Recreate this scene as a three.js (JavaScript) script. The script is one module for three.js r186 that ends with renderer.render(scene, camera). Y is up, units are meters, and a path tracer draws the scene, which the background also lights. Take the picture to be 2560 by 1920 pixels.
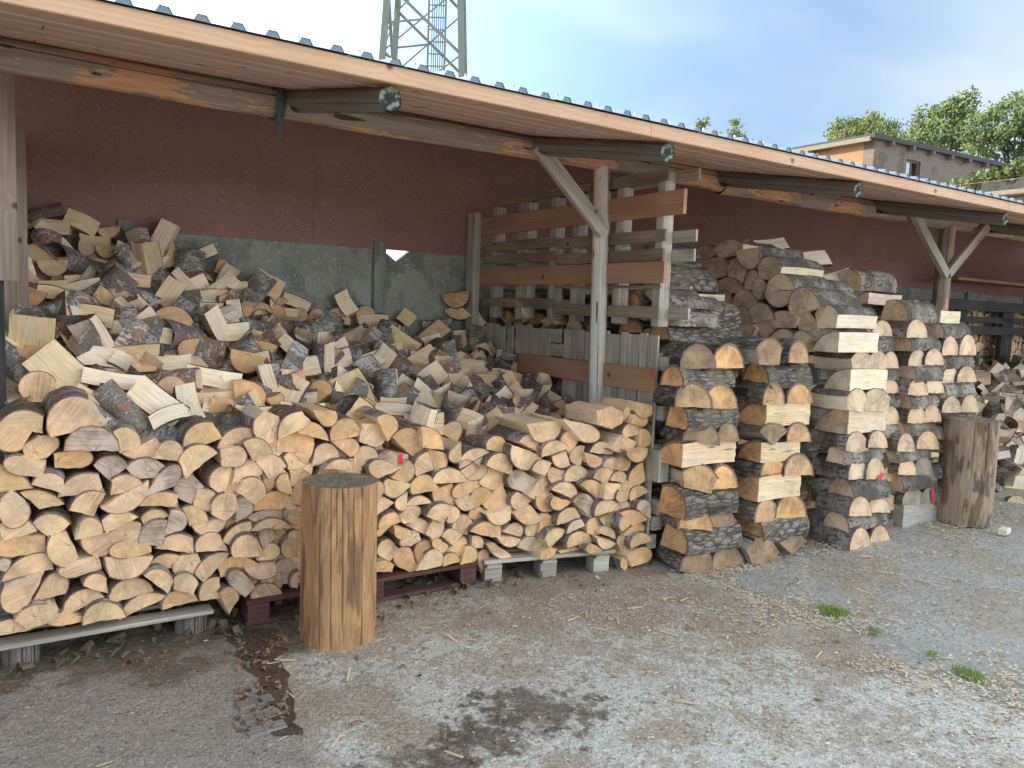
import * as THREE from 'three';
import { mergeGeometries } from 'three/addons/utils/BufferGeometryUtils.js';

// ---------------------------------------------------------------- camera, sky, sun, exposure
const scene = new THREE.Scene();
const EYE = 1.75, FOCAL = 1963, PW = 2560, PH = 1920;
const AX = new THREE.Vector3(0.83345786, -0.02137793, 0.55216935);   // along the shed, seen by the lens (x right, y down, z ahead)
const AU = new THREE.Vector3(0.03681301, -0.99488335, -0.09408461);  // up
const AN = new THREE.Vector3(-0.55135542, -0.09874258, 0.82840636);  // into the shed
const camera = new THREE.PerspectiveCamera(2 * Math.atan(PH / 2 / FOCAL) * 180 / Math.PI, 4 / 3, 0.05, 600);
camera.matrixAutoUpdate = true;
camera.position.set(0, EYE, 0);
camera.quaternion.setFromRotationMatrix(new THREE.Matrix4().makeBasis(
  new THREE.Vector3(AX.x, AU.x, -AN.x), new THREE.Vector3(-AX.y, -AU.y, AN.y), new THREE.Vector3(-AX.z, -AU.z, AN.z)));
scene.add(camera);

const SUN = new THREE.Vector3(-0.62, 0.36, -0.70).normalize();
const EXPOSURE = 3.6;
const renderer = new THREE.WebGLRenderer();
renderer.toneMapping = THREE.LinearToneMapping;
renderer.toneMappingExposure = EXPOSURE;
renderer.shadowMap.enabled = true;
const SKY_GAIN = 1.0;

const sun = new THREE.DirectionalLight(new THREE.Color(1, 0.86, 0.66), 2.4);
sun.position.copy(SUN).multiplyScalar(60);
sun.castShadow = true;
Object.assign(sun.shadow.camera, { left: -40, right: 40, top: 40, bottom: -40, near: 1, far: 160 });
sun.shadow.mapSize.set(2048, 2048);
scene.add(sun, sun.target);

// ---------------------------------------------------------------- random numbers and noise
function rng(seed) { let a = seed >>> 0; return () => { a = (a + 0x6d2b79f5) | 0; let t = Math.imul(a ^ (a >>> 15), 1 | a); t = (t + Math.imul(t ^ (t >>> 7), 61 | t)) ^ t; return ((t ^ (t >>> 14)) >>> 0) / 4294967296; }; }
const R0 = rng(77);
const hash2 = (x, y, s) => { let h = Math.imul(x | 0, 374761393) ^ Math.imul(y | 0, 668265263) ^ Math.imul(s | 0, 2147483647 - 1013); h = Math.imul(h ^ (h >>> 13), 1274126177); return ((h ^ (h >>> 16)) >>> 0) / 4294967296; };
function vn(x, y, s = 0, px = 0, py = 0) {          // value noise 0..1, with periods if given
  const ix = Math.floor(x), iy = Math.floor(y), fx = x - ix, fy = y - iy, u = fx * fx * (3 - 2 * fx), v = fy * fy * (3 - 2 * fy);
  const w = (a, p) => (p ? ((a % p) + p) % p : a);
  const a = hash2(w(ix, px), w(iy, py), s), b = hash2(w(ix + 1, px), w(iy, py), s), c = hash2(w(ix, px), w(iy + 1, py), s), d = hash2(w(ix + 1, px), w(iy + 1, py), s);
  return a + (b - a) * u + (c - a) * v + (a - b - c + d) * u * v;
}
function fbm(x, y, s, oct = 4, px = 0, py = 0) { let t = 0, a = 0.5, n = 0; for (let i = 0; i < oct; i++) { t += a * vn(x, y, s + i * 17, px, py); n += a; a *= 0.5; x *= 2; y *= 2; px *= 2; py *= 2; } return t / n; }
const clamp = (x, a = 0, b = 1) => Math.min(b, Math.max(a, x)), lerp = (a, b, t) => a + (b - a) * t, smooth = (a, b, x) => { const t = clamp((x - a) / (b - a)); return t * t * (3 - 2 * t); };
const mix3 = (a, b, t) => [lerp(a[0], b[0], t), lerp(a[1], b[1], t), lerp(a[2], b[2], t)];

// ---------------------------------------------------------------- sky: pale haze, brighter towards the sun, thin wisps
{
  const W = 1024, H = 512, d = new Float32Array(W * H * 4);
  for (let j = 0; j < H; j++) {
    const el = ((j + 0.5) / H - 0.5) * Math.PI, y = Math.sin(el), c = Math.cos(el);
    for (let i = 0; i < W; i++) {
      const az = ((i + 0.5) / W - 0.5) * 2 * Math.PI, x = Math.cos(az) * c, z = Math.sin(az) * c;
      const cosS = x * SUN.x + y * SUN.y + z * SUN.z, ang = Math.acos(clamp(cosS, -1, 1));
      const up = clamp(y), ph = 0.25 + 1.3 * cosS * cosS;                      // deepest blue a quarter turn from the sun
      let col = mix3([0.40, 0.66, 0.98], [0.33, 0.56, 0.92], smooth(0.0, 0.7, up)).map((q) => q * ph);
      const glow = Math.exp(-ang * ang / 0.50) * 0.36 + Math.exp(-ang / 0.30) * 1.2, anti = smooth(0.1, -0.9, cosS);
      col = [col[0] + glow * 0.82 + anti * 0.42, col[1] + glow * 0.82 + anti * 0.30, col[2] + glow * 0.70 + anti * 0.12];
      if (up > 0) {                                                             // thin white veil with wisps
        const k = 1 / (0.12 + up), n = fbm(x * k * 0.9 + 3, z * k * 2.0 + 1, 5, 5), m = fbm(x * k * 3.1, z * k * 5.0, 9, 4);
        const cl = 0.03 + smooth(0.48, 0.88, n * 0.75 + m * 0.25) * 0.22 + 0.30 * smooth(0.35, 0.95, up), wv = 0.40 + 0.75 * cosS * cosS;
        col = mix3(col, [wv * 1.02, wv, wv * 0.95], cl);
      }
      if (y < 0) col = mix3(col, [0.20, 0.19, 0.17], smooth(0, 0.06, -y));
      const o = (j * W + i) * 4;
      d[o] = col[0] * SKY_GAIN; d[o + 1] = col[1] * SKY_GAIN; d[o + 2] = col[2] * SKY_GAIN; d[o + 3] = 1;
    }
  }
  const t = new THREE.DataTexture(d, W, H, THREE.RGBAFormat, THREE.FloatType);
  t.mapping = THREE.EquirectangularReflectionMapping; t.magFilter = THREE.LinearFilter; t.minFilter = THREE.LinearFilter; t.needsUpdate = true;
  scene.background = t; scene.environment = t;
}

// ---------------------------------------------------------------- from a point of the photograph to a point on a plane of the place
function ray(u, v) { const d = new THREE.Vector3(u - PW / 2, v - PH / 2, FOCAL); return new THREE.Vector3(d.dot(AX), d.dot(AU), -d.dot(AN)); }
const onZ = (u, v, z) => { const d = ray(u, v), t = z / d.z; return new THREE.Vector3(d.x * t, EYE + d.y * t, z); };
const onX = (u, v, x) => { const d = ray(u, v), t = x / d.x; return new THREE.Vector3(x, EYE + d.y * t, d.z * t); };
const onY = (u, v, y) => { const d = ray(u, v), t = (y - EYE) / d.y; return new THREE.Vector3(d.x * t, y, d.z * t); };
const along = (u, v, dist) => ray(u, v).normalize().multiplyScalar(dist).add(new THREE.Vector3(0, EYE, 0));

// ---------------------------------------------------------------- naming
const used = new Map();
function numbered(n) { const k = used.get(n) || 0; used.set(n, k + 1); return k ? n + '_' + String(k).padStart(3, '0') : n; }
function tag(o, label, category, group, kind) { if (label) o.userData.label = label; if (category) o.userData.category = category; if (group) o.userData.group = group; if (kind) o.userData.kind = kind; return o; }
function thing(name, label, category, pos, group) { const g = new THREE.Group(); g.name = numbered(name); if (pos) g.position.copy(pos); scene.add(g); return tag(g, label, category, group); }
function part(parent, name, geo, mat, label) { const m = new THREE.Mesh(geo, mat); m.name = name; m.castShadow = m.receiveShadow = true; parent.add(m); if (label) m.userData.label = label; return m; }
const ORD = ['zeroth', 'first', 'second', 'third', 'fourth', 'fifth', 'sixth', 'seventh', 'eighth', 'ninth', 'tenth', 'eleventh', 'twelfth', 'thirteenth', 'fourteenth', 'fifteenth', 'sixteenth', 'seventeenth', 'eighteenth', 'nineteenth', 'twentieth', 'twenty-first', 'twenty-second', 'twenty-third', 'twenty-fourth', 'twenty-fifth', 'twenty-sixth', 'twenty-seventh', 'twenty-eighth', 'twenty-ninth', 'thirtieth'];

// ---------------------------------------------------------------- textures
function tex(w, h, fn, srgb = true, rx = 1, ry = 1) {
  const d = new Uint8Array(w * h * 4);
  for (let j = 0; j < h; j++) for (let i = 0; i < w; i++) { const c = fn((i + 0.5) / w, (j + 0.5) / h, i, j), o = (j * w + i) * 4; for (let k = 0; k < 3; k++) d[o + k] = clamp(Array.isArray(c) ? c[k] : c, 0, 1) * 255; d[o + 3] = 255; }
  const t = new THREE.DataTexture(d, w, h); t.wrapS = t.wrapT = THREE.RepeatWrapping; t.magFilter = THREE.LinearFilter; t.minFilter = THREE.LinearMipmapLinearFilter;
  if (srgb) t.colorSpace = THREE.SRGBColorSpace; t.repeat.set(rx, ry); t.needsUpdate = true; return t;
}
const M = {};
const std = (name, o) => (M[name] = new THREE.MeshStandardMaterial({ roughness: 0.85, metalness: 0, name, ...o }));
const rgb = (r, g, b) => new THREE.Color().setRGB(r, g, b);

// cut ends: the pith is at the middle of the picture, half a metre across
function endTex(seed, ring, ray_, saw, blotch) {
  const ca = seed * 1.7, cs = Math.cos(ca), sn = Math.sin(ca), cracks = Array.from({ length: 7 }, (_, i) => [hash2(i, 1, seed) * 6.283, 0.06 + hash2(i, 2, seed) * 0.16, hash2(i, 3, seed)]);
  return tex(512, 512, (u, v) => {
    const x = u - 0.5, y = v - 0.5, r = Math.hypot(x, y), a = Math.atan2(y, x), wob = fbm(u * 6, v * 6, seed, 3);
    let k = 0.9 + ring * Math.sin((r + wob * 0.03) * 260) * (0.6 + 0.4 * wob);
    k += saw * (fbm((x * cs + y * sn) * 90, (-x * sn + y * cs) * 4, seed + 5, 2) - 0.5);
    k += ray_ * (vn(a * 40, r * 8, seed + 2) - 0.5);
    const b = fbm(u * 5, v * 5, seed + 30, 4), b2 = fbm(u * 22, v * 22, seed + 31, 3);
    k += blotch * (b - 0.5) * 1.6 + (b2 - 0.5) * 0.12;
    for (const [ang, len, w] of cracks) { let da = Math.atan2(Math.sin(a - ang + (wob - .5) * 0.5), Math.cos(a - ang + (wob - .5) * 0.5)); if (Math.abs(da) * r < 0.0022 * (1 - r / len) && r < len && r > 0.01) k *= 0.55 + 0.3 * w; }
    const warm = (fbm(u * 3.3, v * 3.3, seed + 44, 3) - 0.5) * 0.16;
    return [k * (1 + warm * 0.4), k * (1 - warm * 0.25), k * (1 - warm * 0.9)];
  });
}
const endBump = tex(512, 512, (u, v) => 0.5 + (fbm(u * 60, v * 5, 3, 3, 60, 5) - 0.5) * 0.6 + (vn(u * 160, v * 160, 8, 160, 160) - 0.5) * 0.4, false);
function splitTex(seed, dark) {       // fibres run along v (length of the log)
  return tex(512, 512, (u, v) => {
    const n = fbm(u * 40, v * 3, seed, 4, 40, 3), f = vn(u * 160, v * 8, seed + 3, 160, 8), b = fbm(u * 3, v * 3, seed + 9, 4, 3, 3);
    let k = 0.93 + (n - 0.5) * 0.15 + (f - 0.5) * 0.08 + (b - 0.5) * 0.20;
    if (n > 0.70) k -= dark * (n - 0.70) * 3;
    const w = (fbm(u * 5, v * 2, seed + 20, 3, 5, 2) - 0.5) * 0.20;
    return [k * (1 + w * 0.3), k * (1 - w * 0.2), k * (1 - w * 0.9)];
  });
}
const splitBump = tex(512, 512, (u, v) => fbm(u * 32, v * 2, 91, 4, 32, 2) * 0.7 + vn(u * 130, v * 6, 95, 130, 6) * 0.3, false);
// bark, half a metre a side; u runs round the log, v along it
const birchTex = (seed, whiteness) => tex(512, 512, (u, v) => {
  const n = fbm(u * 4, v * 7, seed, 5, 4, 7), fine = fbm(u * 26, v * 50, seed + 6, 4, 26, 50), len = fbm(u * 12, v * 80, seed + 11, 2, 12, 80), big = fbm(u * 2, v * 3, seed + 15, 3, 2, 3);
  let c = mix3([0.86, 0.84, 0.81], [0.68, 0.655, 0.625], clamp(fine * 0.9 + (big - 0.5) * 0.8));
  if (len > 0.62) c = mix3(c, [0.36, 0.32, 0.295], smooth(0.62, 0.76, len));
  const rough = smooth(whiteness - 0.05, whiteness + 0.10, n + (fine - 0.5) * 0.5);
  c = mix3(c, mix3([0.42, 0.385, 0.355], [0.62, 0.58, 0.54], vn(u * 60, v * 60, seed + 7, 60, 60)), rough * 0.9);
  const peel = smooth(0.65, 0.74, fbm(u * 5 + 3, v * 5, seed + 70, 4, 5, 5) + (fine - 0.5) * 0.35);
  return mix3(c, mix3([0.55, 0.38, 0.28], [0.68, 0.52, 0.41], fine), peel * 0.9);
});
const furrow = (u, v, seed, fx, fy) => { // ridged cells drawn out along the log
  const wx = u * fx + (fbm(u * fx * 0.7, v * fy * 0.7, seed + 50, 3, fx * 0.7 | 0, fy * 0.7 | 0) - 0.5) * 1.6, wy = v * fy;
  let d1 = 9, d2 = 9; const ix = Math.floor(wx), iy = Math.floor(wy);
  for (let a = -1; a <= 1; a++) for (let b = -1; b <= 1; b++) { const cx = ((ix + a) % fx + fx) % fx, cy = ((iy + b) % fy + fy) % fy, dx = ix + a + hash2(cx, cy, seed) - wx, dy = iy + b + hash2(cx, cy, seed + 1) - wy, d = Math.hypot(dx, dy * 0.8); if (d < d1) { d2 = d1; d1 = d; } else if (d < d2) d2 = d; }
  return clamp((d2 - d1) * 1.7);
};
const oakH = (u, v) => clamp(furrow(u, v, 21, 15, 5) * 0.45 + fbm(u * 22, v * 6, 27, 4, 22, 6) * 0.5 + fbm(u * 60, v * 40, 4, 3, 60, 40) * 0.25 - 0.08);
const oakTex = tex(512, 512, (u, v) => { const h = oakH(u, v), n = fbm(u * 4, v * 4, 61, 4, 4, 4), g = vn(u * 90, v * 90, 62, 90, 90); let c = mix3([0.25, 0.215, 0.185], [0.56, 0.52, 0.475], smooth(0.16, 0.80, h)); c = mix3(c, mix3([0.50, 0.44, 0.36], [0.58, 0.58, 0.50], g), smooth(0.46, 0.68, n) * 0.5); return c.map((x) => x * (0.86 + 0.28 * g)); });
const oakBump = tex(512, 512, oakH, false);
const beechTex = tex(512, 512, (u, v) => { const n = fbm(u * 4, v * 4, 71, 5, 4, 4), f = fbm(u * 30, v * 12, 72, 3, 30, 12), l = fbm(u * 10, v * 60, 75, 2, 10, 60); let c = mix3([0.40, 0.365, 0.33], [0.62, 0.595, 0.565], smooth(0.3, 0.7, n)); c = mix3(c, [0.36, 0.29, 0.24], smooth(0.58, 0.75, f)); if (l > 0.7) c = c.map((x) => x * 0.7); return c; });
const birchBump = tex(512, 512, (u, v) => fbm(u * 20, v * 10, 101, 4, 20, 10), false);

std('birch_end', { color: rgb(0.97, 0.60, 0.315), map: endTex(1, 0.02, 0.04, 0.10, 0.16), bumpMap: endBump, bumpScale: 0.001, vertexColors: true });
std('grain_end', { color: rgb(0.95, 0.58, 0.30), map: endTex(2, 0.03, 0.06, 0.20, 0.24), bumpMap: endBump, bumpScale: 0.002, vertexColors: true });
std('grey_end', { color: rgb(0.62, 0.46, 0.31), map: endTex(3, 0.03, 0.08, 0.30, 0.4), bumpMap: endBump, bumpScale: 0.002, vertexColors: true });
std('oak_end', { color: rgb(0.92, 0.51, 0.22), map: endTex(4, 0.06, 0.30, 0.12, 0.35), bumpMap: endBump, bumpScale: 0.001, vertexColors: true });
std('beech_end', { color: rgb(0.84, 0.61, 0.37), map: endTex(5, 0.03, 0.10, 0.2, 0.3), bumpMap: endBump, bumpScale: 0.001, vertexColors: true });
std('birch_split', { color: rgb(1.0, 0.80, 0.545), map: splitTex(6, 0.5), bumpMap: splitBump, bumpScale: 0.004, vertexColors: true });
std('oak_split', { color: rgb(1.0, 0.72, 0.42), map: splitTex(7, 1.2), bumpMap: splitBump, bumpScale: 0.007, vertexColors: true });
std('birch_bark', { color: rgb(0.80, 0.78, 0.76), map: birchTex(11, 0.50), bumpMap: birchBump, bumpScale: 0.005, vertexColors: true });
std('dark_bark', { color: rgb(0.86, 0.80, 0.75), map: birchTex(12, 0.38), bumpMap: oakBump, bumpScale: 0.006, vertexColors: true });
std('oak_bark', { color: rgb(1.0, 0.97, 0.92), map: oakTex, bumpMap: oakBump, bumpScale: 0.012, vertexColors: true });
std('beech_bark', { color: rgb(0.98, 0.92, 0.84), map: beechTex, bumpMap: birchBump, bumpScale: 0.004, vertexColors: true });
std('bark_rim', { color: rgb(0.27, 0.15, 0.095) });
std('oak_rim', { color: rgb(0.26, 0.155, 0.10), bumpMap: endBump, bumpScale: 0.003 });
std('paint_red', { color: rgb(0.85, 0.06, 0.09), roughness: 0.7, bumpMap: endBump, bumpScale: 0.002 });
const KINDS = {
  birch: ['birch_end', 'birch_split', 'birch_bark', 'bark_rim', 0.0045],
  grain: ['grain_end', 'birch_split', 'dark_bark', 'bark_rim', 0.005],
  dark: ['birch_end', 'birch_split', 'dark_bark', 'bark_rim', 0.006],
  grey: ['grey_end', 'oak_split', 'dark_bark', 'bark_rim', 0.005],
  oak: ['oak_end', 'oak_split', 'oak_bark', 'oak_rim', 0.017],
  beech: ['beech_end', 'birch_split', 'beech_bark', 'bark_rim', 0.006],
};

// ---------------------------------------------------------------- one split log: outline in its own x,y; front cut at z = 0, runs to z = -L
// pts: A, M, B are the start, middle and end of the bark arc; the points after them are the corners of the split sides
function outline(p) {
  const [A, Mi, B, ...rest] = p, mx = (A[0] + B[0]) / 2, my = (A[1] + B[1]) / 2, hx = Mi[0] - mx, hy = Mi[1] - my;
  const half = Math.hypot(B[0] - A[0], B[1] - A[1]) / 2, rise = Math.hypot(hx, hy) / Math.max(half, 1e-4), e = smooth(0.45, 0.95, rise), out = [], N = 9;
  for (let i = 0; i < N; i++) {
    const t = i / (N - 1), th = Math.PI * (1 - t), c = Math.cos(th), s = Math.sin(th);
    const el = [mx - c * (A[0] - mx), my - c * (A[1] - my)], be = [lerp(A[0], B[0], t), lerp(A[1], B[1], t)], q = 4 * t * (1 - t);
    out.push({ x: lerp(be[0] + hx * q, el[0] + hx * s, e), y: lerp(be[1] + hy * q, el[1] + hy * s, e), bark: i < N - 1 });
  }
  rest.forEach((r) => out.push({ x: r[0], y: r[1], bark: false }));
  let a = 0; out.forEach((q, i) => { const n = out[(i + 1) % out.length]; a += q.x * n.y - n.x * q.y; });
  if (a < 0) { const f = out.map((q) => q.bark); out.reverse(); const n = out.length; out.forEach((q, i) => { q.bark = f[(2 * n - 2 - i) % n]; }); }
  return out;
}
const logCount = { n: 0 };
function logGeometries(p, L, kind, tone, seed, opt = {}) {
  const r = rng(seed * 7919 + 13), o0 = outline(p), [, , , , bt0] = KINDS[kind], bt = opt.bark ?? bt0;
  // densify the split sides and roughen them
  const o = [];
  o0.forEach((q, i) => {
    const n = o0[(i + 1) % o0.length]; o.push({ x: q.x, y: q.y, bark: q.bark, corner: true });
    if (!q.bark) { const len = Math.hypot(n.x - q.x, n.y - q.y), k = Math.min(6, Math.floor(len / 0.03)), nx = (n.y - q.y) / (len || 1), ny = -(n.x - q.x) / (len || 1), bow = (r() - 0.5) * 0.10 * len; for (let j = 1; j <= k; j++) { const t = j / (k + 1), w = bow * t * (1 - t) * 1.6 + (r() - 0.5) * 0.006; o.push({ x: lerp(q.x, n.x, t) + nx * w, y: lerp(q.y, n.y, t) + ny * w, bark: false }); } }
  });
  const n = o.length;
  let cx = 0, cy = 0; o.forEach((q) => { cx += q.x / n; cy += q.y / n; });
  const [A, , B, ...rest] = p; let pith = rest.length ? [rest.reduce((s, q) => s + q[0], 0) / rest.length, rest.reduce((s, q) => s + q[1], 0) / rest.length] : [(A[0] + B[0]) / 2, (A[1] + B[1]) / 2];
  pith = [lerp(pith[0], cx, 0.1) + (r() - .5) * 0.02, lerp(pith[1], cy, 0.1) + (r() - .5) * 0.02];
  // outward normals at every point, for the bark's thickness
  const nor = o.map((q, i) => { const a = o[(i + n - 1) % n], b = o[(i + 1) % n], l = Math.hypot(b.x - a.x, b.y - a.y) || 1; return [(b.y - a.y) / l, -(b.x - a.x) / l]; });
  const barkPt = o.map((q, i) => q.bark || o[(i + n - 1) % n].bark), out = o.map((q, i) => { const t = barkPt[i] ? bt * (0.75 + r() * 0.5) : 0; return [q.x + nor[i][0] * t, q.y + nor[i][1] * t]; });
  const K = opt.seg ?? 4, bendx = (r() - 0.5) * 0.03, bendy = (r() - 0.5) * 0.02, taper = 1 - (r() - 0.3) * 0.12, skew = (r() - 0.5) * 0.02;
  const wander = (q, k, amp) => { const t = k / K, s = lerp(1, taper, t), b = 4 * t * (1 - t); return [cx + (q[0] - cx) * s + bendx * b + amp * (r() - 0.5), cy + (q[1] - cy) * s + bendy * b + amp * (r() - 0.5)]; };
  const tn = [tone[0] * (0.90 + r() * 0.2), 0, 0]; tn[1] = tn[0] * tone[1] / tone[0] * (0.97 + r() * 0.06); tn[2] = tn[0] * tone[2] / tone[0] * (0.94 + r() * 0.12);
  const geo = (pos, uv, idx, col) => { const g = new THREE.BufferGeometry(); g.setAttribute('position', new THREE.Float32BufferAttribute(pos, 3)); g.setAttribute('uv', new THREE.Float32BufferAttribute(uv, 2)); const c = new Float32Array(pos.length); for (let i = 0; i < c.length; i++) c[i] = col[i % 3]; g.setAttribute('color', new THREE.BufferAttribute(c, 3)); g.setIndex(idx); g.computeVertexNormals(); return g; };
  // caps
  const contour = o.map((q) => new THREE.Vector2(q.x, q.y)), tri = THREE.ShapeUtils.triangulateShape(contour, []);
  const pos = [], uv = [], idx = [], ru = r() * 6.28, rc = Math.cos(ru), rs = Math.sin(ru);
  const tilt = (r() - 0.5) * 0.10, tilt2 = (r() - 0.5) * 0.08;
  const zf = (x, y) => ((x - cx) * tilt + (y - cy) * tilt2);
  o.forEach((q) => { pos.push(q.x, q.y, zf(q.x, q.y)); const x = (q.x - pith[0]) * 2, y = (q.y - pith[1]) * 2; uv.push(0.5 + x * rc - y * rs, 0.5 + x * rs + y * rc); });
  const back = o.map((q) => wander([q.x, q.y], K, 0));
  const bpos = [], buv = [], bidx = []; back.forEach((q) => { bpos.push(q[0], q[1], -L); buv.push(0.5 + (q[0] - pith[0]) * 2, 0.5 + (q[1] - pith[1]) * 2); });
  tri.forEach(([a, b, c]) => { idx.push(a, b, c); bidx.push(a, c, b); });
  const ends = geo(pos, uv, idx, tn), rear = geo(bpos, buv, bidx, tn);
  // side strips, broken at corners
  const strip = (list, ptsOf, amp, acc, flat) => {
    const base = acc.pos.length / 3, m = list.length, ou = r(), ov = r(); let s = 0;
    const off = list.map(() => (r() - 0.5) * amp);
    for (let k = 0; k <= K; k++) for (let i = 0; i < m; i++) {
      const q = ptsOf(list[i]), e = (i === 0 || i === m - 1 || k === 0) ? 0 : 1, w = k === K ? wander(q, K, 0) : wander(q, k, 0), nn = nor[list[i]], d = e * (off[i] + (r() - 0.5) * amp);
      acc.pos.push(w[0] + nn[0] * d, w[1] + nn[1] * d, k === 0 ? zf(q[0], q[1]) : lerp(0, -L, k / K));
      if (k === 0 && i > 0) s += 0; const q0 = ptsOf(list[0]); const peri = list.slice(0, i).reduce((t, id, j) => { const a = ptsOf(list[j]), b = ptsOf(list[j + 1]); return t + Math.hypot(b[0] - a[0], b[1] - a[1]); }, 0);
      acc.uv.push(ou + peri * 2, ov + (k / K) * L * 2);
    }
    for (let k = 0; k < K; k++) for (let i = 0; i < m - 1; i++) { const a = base + k * m + i; acc.idx.push(a, a + m, a + 1, a + 1, a + m, a + m + 1); }
  };
  const split = { pos: [], uv: [], idx: [] }, bark = { pos: [], uv: [], idx: [] };
  const start = o.findIndex((q, i) => q.bark && !o[(i + n - 1) % n].bark), order = o.map((_, i) => (start + i) % n);
  const bl = order.filter((i) => o[i].bark); bl.push((bl[bl.length - 1] + 1) % n);
  strip(bl, (i) => out[i], opt.barkAmp ?? (kind === 'oak' ? 0.012 : 0.006), bark);
  let run = [(bl[bl.length - 1])];
  for (const i of order.slice(bl.length - 1)) { const nx = (i + 1) % n; run.push(nx); if (o[nx].corner) { strip(run, (j) => [o[j].x, o[j].y], 0.006, split); run = [nx]; } if (nx === start) break; }
  const bGeo = geo(bark.pos, bark.uv, bark.idx, [0.8 + r() * 0.4, 0, 0].map((_, i, a) => a[0]));
  // the bark's cut edge and its back
  const rim = { pos: [], uv: [], idx: [] };
  bl.forEach((i) => { const z = zf(o[i].x, o[i].y); rim.pos.push(o[i].x, o[i].y, z, out[i][0], out[i][1], zf(out[i][0], out[i][1])); rim.uv.push(o[i].x * 2, o[i].y * 2, out[i][0] * 2, out[i][1] * 2); });
  for (let i = 0; i < bl.length - 1; i++) { const a = i * 2; rim.idx.push(a, a + 1, a + 2, a + 2, a + 1, a + 3); }
  return { ends, rear, split: geo(split.pos, split.uv, split.idx, tn), bark: bGeo, rim: geo(rim.pos, rim.uv, rim.idx, [1, 1, 1]) };
}
function addLog(g, p, L, kind, tone, seed, opt = {}) {
  const k = KINDS[kind], q = logGeometries(p, L, kind, tone, seed, opt);
  part(g, 'cut_end', q.ends, opt.endMat || M[k[0]]); part(g, 'cut_end', q.rear, opt.endMat || M[k[0]]);
  part(g, 'split_side', q.split, opt.splitMat || M[k[1]]);
  const b = part(g, 'bark', mergeGeometries([q.bark, q.rim], true), [opt.barkMat || M[k[2]], M[k[3]]]);
  logCount.n++; return g;
}
const TONES = [[1, 1, 1], [1, 1, 1], [1.0, 0.90, 0.76], [1.0, 0.90, 0.84], [1, 1, 1]];
const TONE_WORD = ['pale', 'grey weathered', 'honey-brown', 'pinkish', 'grey'];

// ---------------------------------------------------------------- timber for the shed
const plankTex = (seed, a, b, knots = 5) => tex(256, 1024, (u, v) => {
  let x = u; const ks = []; for (let i = 0; i < knots; i++) ks.push([hash2(i, 3, seed), hash2(i, 4, seed)]);
  let k = 0; for (const [kx, ky] of ks) { let dy = v - ky; dy -= Math.round(dy); const dx = u - kx; const d = Math.hypot(dx, dy * 6); x += Math.exp(-d * d * 40) * 0.12 * Math.sign(dx || 1); if (d < 0.09) k = Math.max(k, 1 - d / 0.09); }
  const n = fbm(x * 26, v * 6, seed, 4, 26, 6), f = vn(u * 120, v * 24, seed + 3, 120, 24), w = fbm(u * 3, v * 4, seed + 8, 3, 3, 4), g = 0.5 + 0.5 * Math.sin(x * 70 + fbm(u * 2, v * 3, seed + 5, 3, 2, 3) * 16);
  let c = mix3(a, b, clamp(n * 0.5 + g * 0.25 + (w - 0.5) * 1.1 + (f - .5) * 0.25)); if (k > 0) c = mix3(c, [0.30, 0.17, 0.10], smooth(0, 0.8, k) * 0.75); return c;
});
const plankBump = tex(256, 512, (u, v) => fbm(u * 40, v * 4, 33, 4, 40, 4), false);
std('orange_plank', { map: plankTex(41, [0.74, 0.57, 0.43], [0.86, 0.70, 0.55], 2), color: rgb(0.80, 0.74, 0.70), bumpMap: plankBump, bumpScale: 0.002, roughness: 0.7 });
std('fascia', { map: plankTex(42, [0.78, 0.61, 0.47], [0.88, 0.73, 0.59], 2), color: rgb(1, 0.95, 0.90), bumpMap: plankBump, bumpScale: 0.001, roughness: 0.6 });
std('soffit', { map: plankTex(43, [0.84, 0.70, 0.60], [0.93, 0.80, 0.71], 2), color: rgb(0.9, 0.85, 0.85), bumpMap: plankBump, bumpScale: 0.001, roughness: 0.7 });
std('grey_plank', { map: plankTex(44, [0.63, 0.595, 0.54], [0.88, 0.85, 0.795], 1), color: rgb(0.98, 0.95, 0.90), bumpMap: plankBump, bumpScale: 0.004 });
std('brown_plank', { map: plankTex(45, [0.55, 0.48, 0.405], [0.75, 0.675, 0.58], 1), color: rgb(0.8, 0.78, 0.75), bumpMap: plankBump, bumpScale: 0.004 });
std('dark_plank', { map: plankTex(46, [0.16, 0.15, 0.145], [0.30, 0.28, 0.27]), bumpMap: plankBump, bumpScale: 0.004 });
std('red_plank', { map: plankTex(47, [0.34, 0.22, 0.19], [0.50, 0.36, 0.32]), color: rgb(0.8, 0.75, 0.75), bumpMap: plankBump, bumpScale: 0.003 });
// a stripped trunk, grey with patches where the orange wood shows (u round, v along; one metre round, four metres along)
const trunkTex = (seed, grey, grey2, peel, amount) => tex(512, 1024, (u, v) => {
  const n = fbm(u * 24, v * 10, seed, 4, 24, 10), p = fbm(u * 4, v * 7, seed + 9, 5, 4, 7) + (fbm(u * 40, v * 60, seed + 12, 4, 40, 60) - 0.5) * 0.42, cr = fbm(u * 40, v * 3, seed + 21, 3, 40, 3);
  let c = mix3(grey, grey2, n); const t = smooth(amount, amount + 0.045, p); c = mix3(c, mix3(peel, peel.map((x) => x * 1.25), n), t);
  if (cr > 0.72) c = c.map((x) => x * 0.55); const kn = vn(u * 9, v * 22, seed + 40, 9, 22); if (kn > 0.93) c = mix3(c, [0.22, 0.15, 0.12], 0.8); return c;
});
std('beam_log', { map: trunkTex(51, [0.50, 0.445, 0.38], [0.74, 0.67, 0.575], [0.76, 0.56, 0.42], 0.575), bumpMap: plankBump, bumpScale: 0.006 });
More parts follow.
